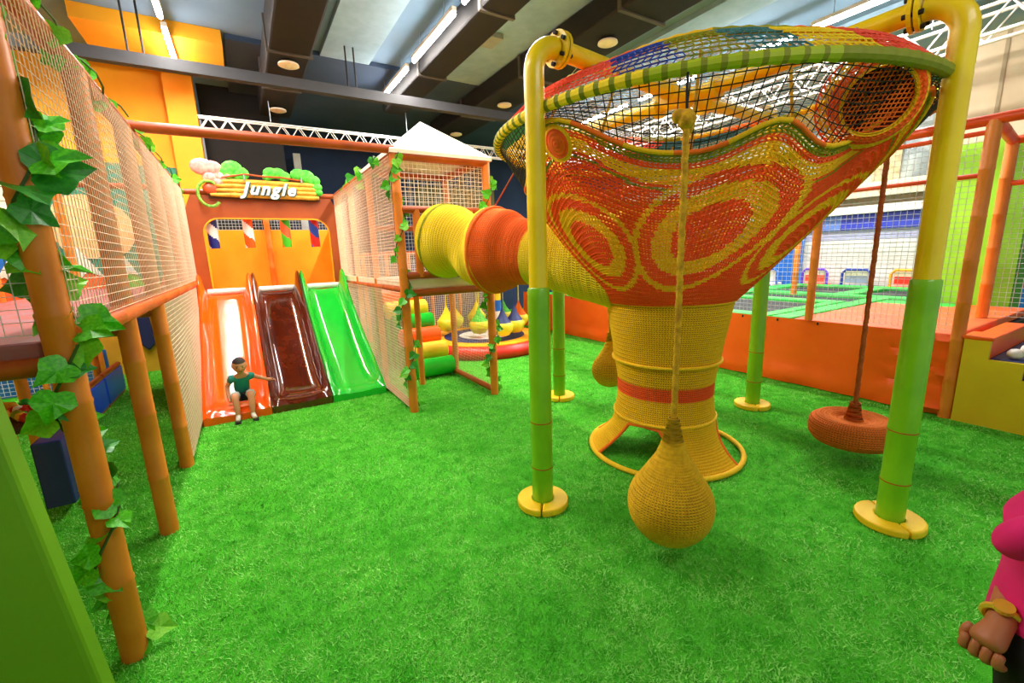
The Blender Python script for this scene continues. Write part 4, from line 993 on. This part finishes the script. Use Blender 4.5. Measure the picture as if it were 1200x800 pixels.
def head(c, r, skin, hair, parent, fwd, tilt=0):
    """head mesh modelled on an ellipsoid with brow, nose, chin and cheeks"""
    f = Vector(fwd).normalized(); rt_ = f.cross(V(0,0,1)).normalized(); up = rt_.cross(f)
    vs = []; fs = []; NA, NB = 32, 24
    for j in range(NB+1):
        el = -PI/2+PI*j/NB
        for i in range(NA):
            az = 2*PI*i/NA; x = math.cos(el)*math.sin(az); y = math.cos(el)*math.cos(az); z = math.sin(el)
            sx, sy, sz = .82, .92, 1.08
            if z < 0: sx *= 1-.22*(-z)**1.2; sy *= 1-.1*(-z)
            q = V(x*sx, y*sy, z*sz)
            if y > .3:
                q.y += .22*math.exp(-((x/.13)**2+((z+.12)/.16)**2)) - .10*math.exp(-(((abs(x)-.3)/.14)**2+((z-.08)/.1)**2)) + .05*math.exp(-((x/.22)**2+((z+.45)/.07)**2)) + .07*math.exp(-((x/.25)**2+((z+.8)/.15)**2))
            vs.append(c+(rt_*q.x+f*q.y+up*q.z)*r)
    for j in range(NB):
        for i in range(NA): fs.append((j*NA+i, j*NA+(i+1) % NA, (j+1)*NA+(i+1) % NA, (j+1)*NA+i))
    MB().add(vs, fs).build('head', skin, parent, smooth=True)
    vs2 = []; fs2 = []
    for j in range(NB+1):
        el = -PI/2+PI*j/NB
        for i in range(NA):
            az = 2*PI*i/NA; x = math.cos(el)*math.sin(az); y = math.cos(el)*math.cos(az); z = math.sin(el)
            q = V(x*.84, y*.96, z*1.14); vs2.append(c+(rt_*q.x+f*q.y+up*q.z)*r)
    for j in range(NB):
        for i in range(NA):
            el = -PI/2+PI*(j+.5)/NB; az = 2*PI*(i+.5)/NA; y = math.cos(el)*math.cos(az); z = math.sin(el)
            if z > .45 or (y < .15 and z > -.25) or (y < -.2 and z > -.5): fs2.append((j*NA+i, j*NA+(i+1) % NA, (j+1)*NA+(i+1) % NA, (j+1)*NA+i))
    MB().add(vs2, fs2).build('hair', hair, parent, smooth=True)
    for s in (-1, 1):
        e = c+(rt_*.3*s+f*.76+up*.06)*r
        k = MB(); k.ball(tuple(e), r*.1, 8); k.build('eye', M_black, parent, smooth=True)
        k = MB(); k.tube([c+(rt_*(.16*s)+f*.88+up*.25)*r, c+(rt_*(.42*s)+f*.72+up*.24)*r], r*.04, 6).build('eyebrow', hair, parent)
        k = MB(); k.ball(tuple(c+(rt_*.8*s+up*-.02)*r), (r*.1, r*.17, r*.22), 8); k.build('ear', skin, parent, smooth=True)
    MB().tube([c+(rt_*-.18+f*.82+up*-.47)*r, c+(f*.88+up*-.45)*r, c+(rt_*.18+f*.82+up*-.47)*r], r*.05, 6).build('mouth', mat('lip', '#a04838', .5), parent)
head(HC, .092, M_skin, M_hair, boy, (.05, -1, -.25))
# adult at the right edge: pink top, arm hanging with a gold watch
wm = thing('person', 'adult in a bright pink top with a gold watch at the right edge', 'person', (1.66, 0, 0))
wx, wy = 1.65, 0.05
Pw = [V(wx, wy, .78), V(wx, wy, .92), V(wx, wy, 1.08), V(wx, wy, 1.18), V(wx, wy, 1.28),
      V(wx-.08, wy, .74), V(wx-.09, wy+.01, .42), V(wx-.09, wy-.01, .08), V(wx-.1, wy+.03, .03), V(wx-.12, wy+.12, .025),
      V(wx+.08, wy, .74), V(wx+.09, wy+.01, .42), V(wx+.09, wy-.01, .08), V(wx+.09, wy+.03, .03), V(wx+.08, wy+.12, .025)]
Ew = [(0,1),(1,2),(2,3),(3,4),(0,5),(5,6),(6,7),(7,8),(8,9),(0,10),(10,11),(11,12),(12,13),(13,14)]
skin_body('body', Pw, Ew, [(.13,.1),(.12,.09),(.13,.09),(.1,.07),.045,.075,.055,.035,.033,.03,.075,.055,.035,.033,.03], M_skin2, wm)
def loft(secs, name, m, parent, n=28):
    # secs: (x, y, z, rx, ry), smooth ring stack
    vs = []; fs = []; Z = []
    for i in range(len(secs)-1):
        for q in range(5):
            f = q/5; f = f; Z.append(tuple(lerp(a, b, f) for a, b in zip(secs[i], secs[i+1])))
    Z.append(secs[-1]); yaw_ = math.radians(30)
    for (x, y, z, rx, ry) in Z:
        for k_ in range(n):
            a = 2*PI*k_/n; ca, sa = rx*math.cos(a), ry*math.sin(a); wr = 1+.012*math.sin(a*5+z*22)
            vs.append((x+(ca*math.cos(yaw_)-sa*math.sin(yaw_))*wr, y+(ca*math.sin(yaw_)+sa*math.cos(yaw_))*wr, z))
    for j_ in range(len(Z)-1):
        for k_ in range(n): fs.append((j_*n+k_, j_*n+(k_+1) % n, (j_+1)*n+(k_+1) % n, (j_+1)*n+k_))
    o = MB().add(vs, fs+[tuple(range(n))[::-1], tuple(range((len(Z)-1)*n, len(Z)*n))]).build(name, m, parent, smooth=True)
    sm = o.modifiers.new('sm', 'SMOOTH'); sm.iterations = 4; return o
loft([(wx, wy, .80, .19, .165), (wx, wy, .86, .185, .16), (wx, wy, .95, .165, .15), (wx, wy, 1.03, .17, .16), (wx, wy, 1.10, .185, .17), (wx, wy, 1.15, .18, .13), (wx, wy, 1.2, .13, .09), (wx, wy, 1.225, .06, .055)], 'top', M_pink, wm)
loft([(wx-.095, wy, .07, .06, .06), (wx-.095, wy, .4, .08, .08), (wx-.09, wy, .7, .11, .12), (wx-.05, wy, .8, .14, .15), (wx, wy, .86, .175, .15)], 'trouser_leg', M_black, wm)
loft([(wx+.095, wy, .07, .06, .06), (wx+.095, wy, .4, .08, .08), (wx+.09, wy, .7, .11, .12), (wx+.05, wy, .8, .14, .15), (wx, wy, .86, .175, .15)], 'trouser_leg', M_black, wm)
skin_body('sleeve', [V(wx-.13, wy+.06, 1.15), V(wx-.155, wy+.12, 1.09), V(wx-.13, wy+.13, 1.04)], [(0,1),(1,2)], [.05, .045, .042], M_pink, wm)
skin_body('sleeve', [V(wx+.15, wy-.04, 1.15), V(wx+.21, wy-.06, 1.06), V(wx+.22, wy-.06, 1.0)], [(0,1),(1,2)], [.06, .055, .05], M_pink, wm)
# near arm: shoulder, elbow, wrist
sh_ = V(1.86, .02, 1.1); el_ = V(1.74, .17, .93); wr_ = V(1.5, .165, .845); hd = V(1.45, .18, .80)
skin_body('arm', [sh_, el_, lerp(el_, wr_, .5), wr_, hd], [(0,1),(1,2),(2,3),(3,4)], [.045, .04, .036, (.03,.024), (.046,.034)], M_skin2, wm)
dh = (hd-wr_).normalized(); sd = dh.cross(V(0,0,1)).normalized(); dnn = V(-.1, 0, -1)
dnn = V(.12, -.02, -1).normalized()
fingers([(hd-dh*.012+sd*(.034-.022*i), (dh+dnn*1.2).normalized(), (dnn-dh*.9).normalized(), .088-.007*abs(i-1.3)) for i in range(4)]+[(wr_+dh*.03+sd*.034, (dh*1.0+sd*.5+dnn*.4).normalized(), (dnn*1.0+dh*.3).normalized(), .055)], .0125, M_skin2, wm)
wc = lerp(el_, wr_, .88); dd = (wr_-el_).normalized(); a_ = dd.cross(V(0,0,1)).normalized(); b_ = dd.cross(a_)
MB().tube([wc+(a_*math.cos(q)*.036+b_*math.sin(q)*.032) for q in np.linspace(0, 2*PI, 24, endpoint=False)], .008, 6, closed=True).build('watch_strap', M_gold, wm, smooth=True)
MB().tube([wc-b_*.032, wc-b_*.044], .02, 16).build('watch_case', M_gold, wm)
head(V(wx, wy, 1.38), .105, M_skin2, M_hair, wm, (-.6, 1, 0))
tag(MB().box((4.55, 1.32, .004), (4.68, 1.38, .016)).build('paper_scrap', M_white, bevel=.003), 'small pale paper scrap on the turf right of the hanging tyre seat', 'paper')
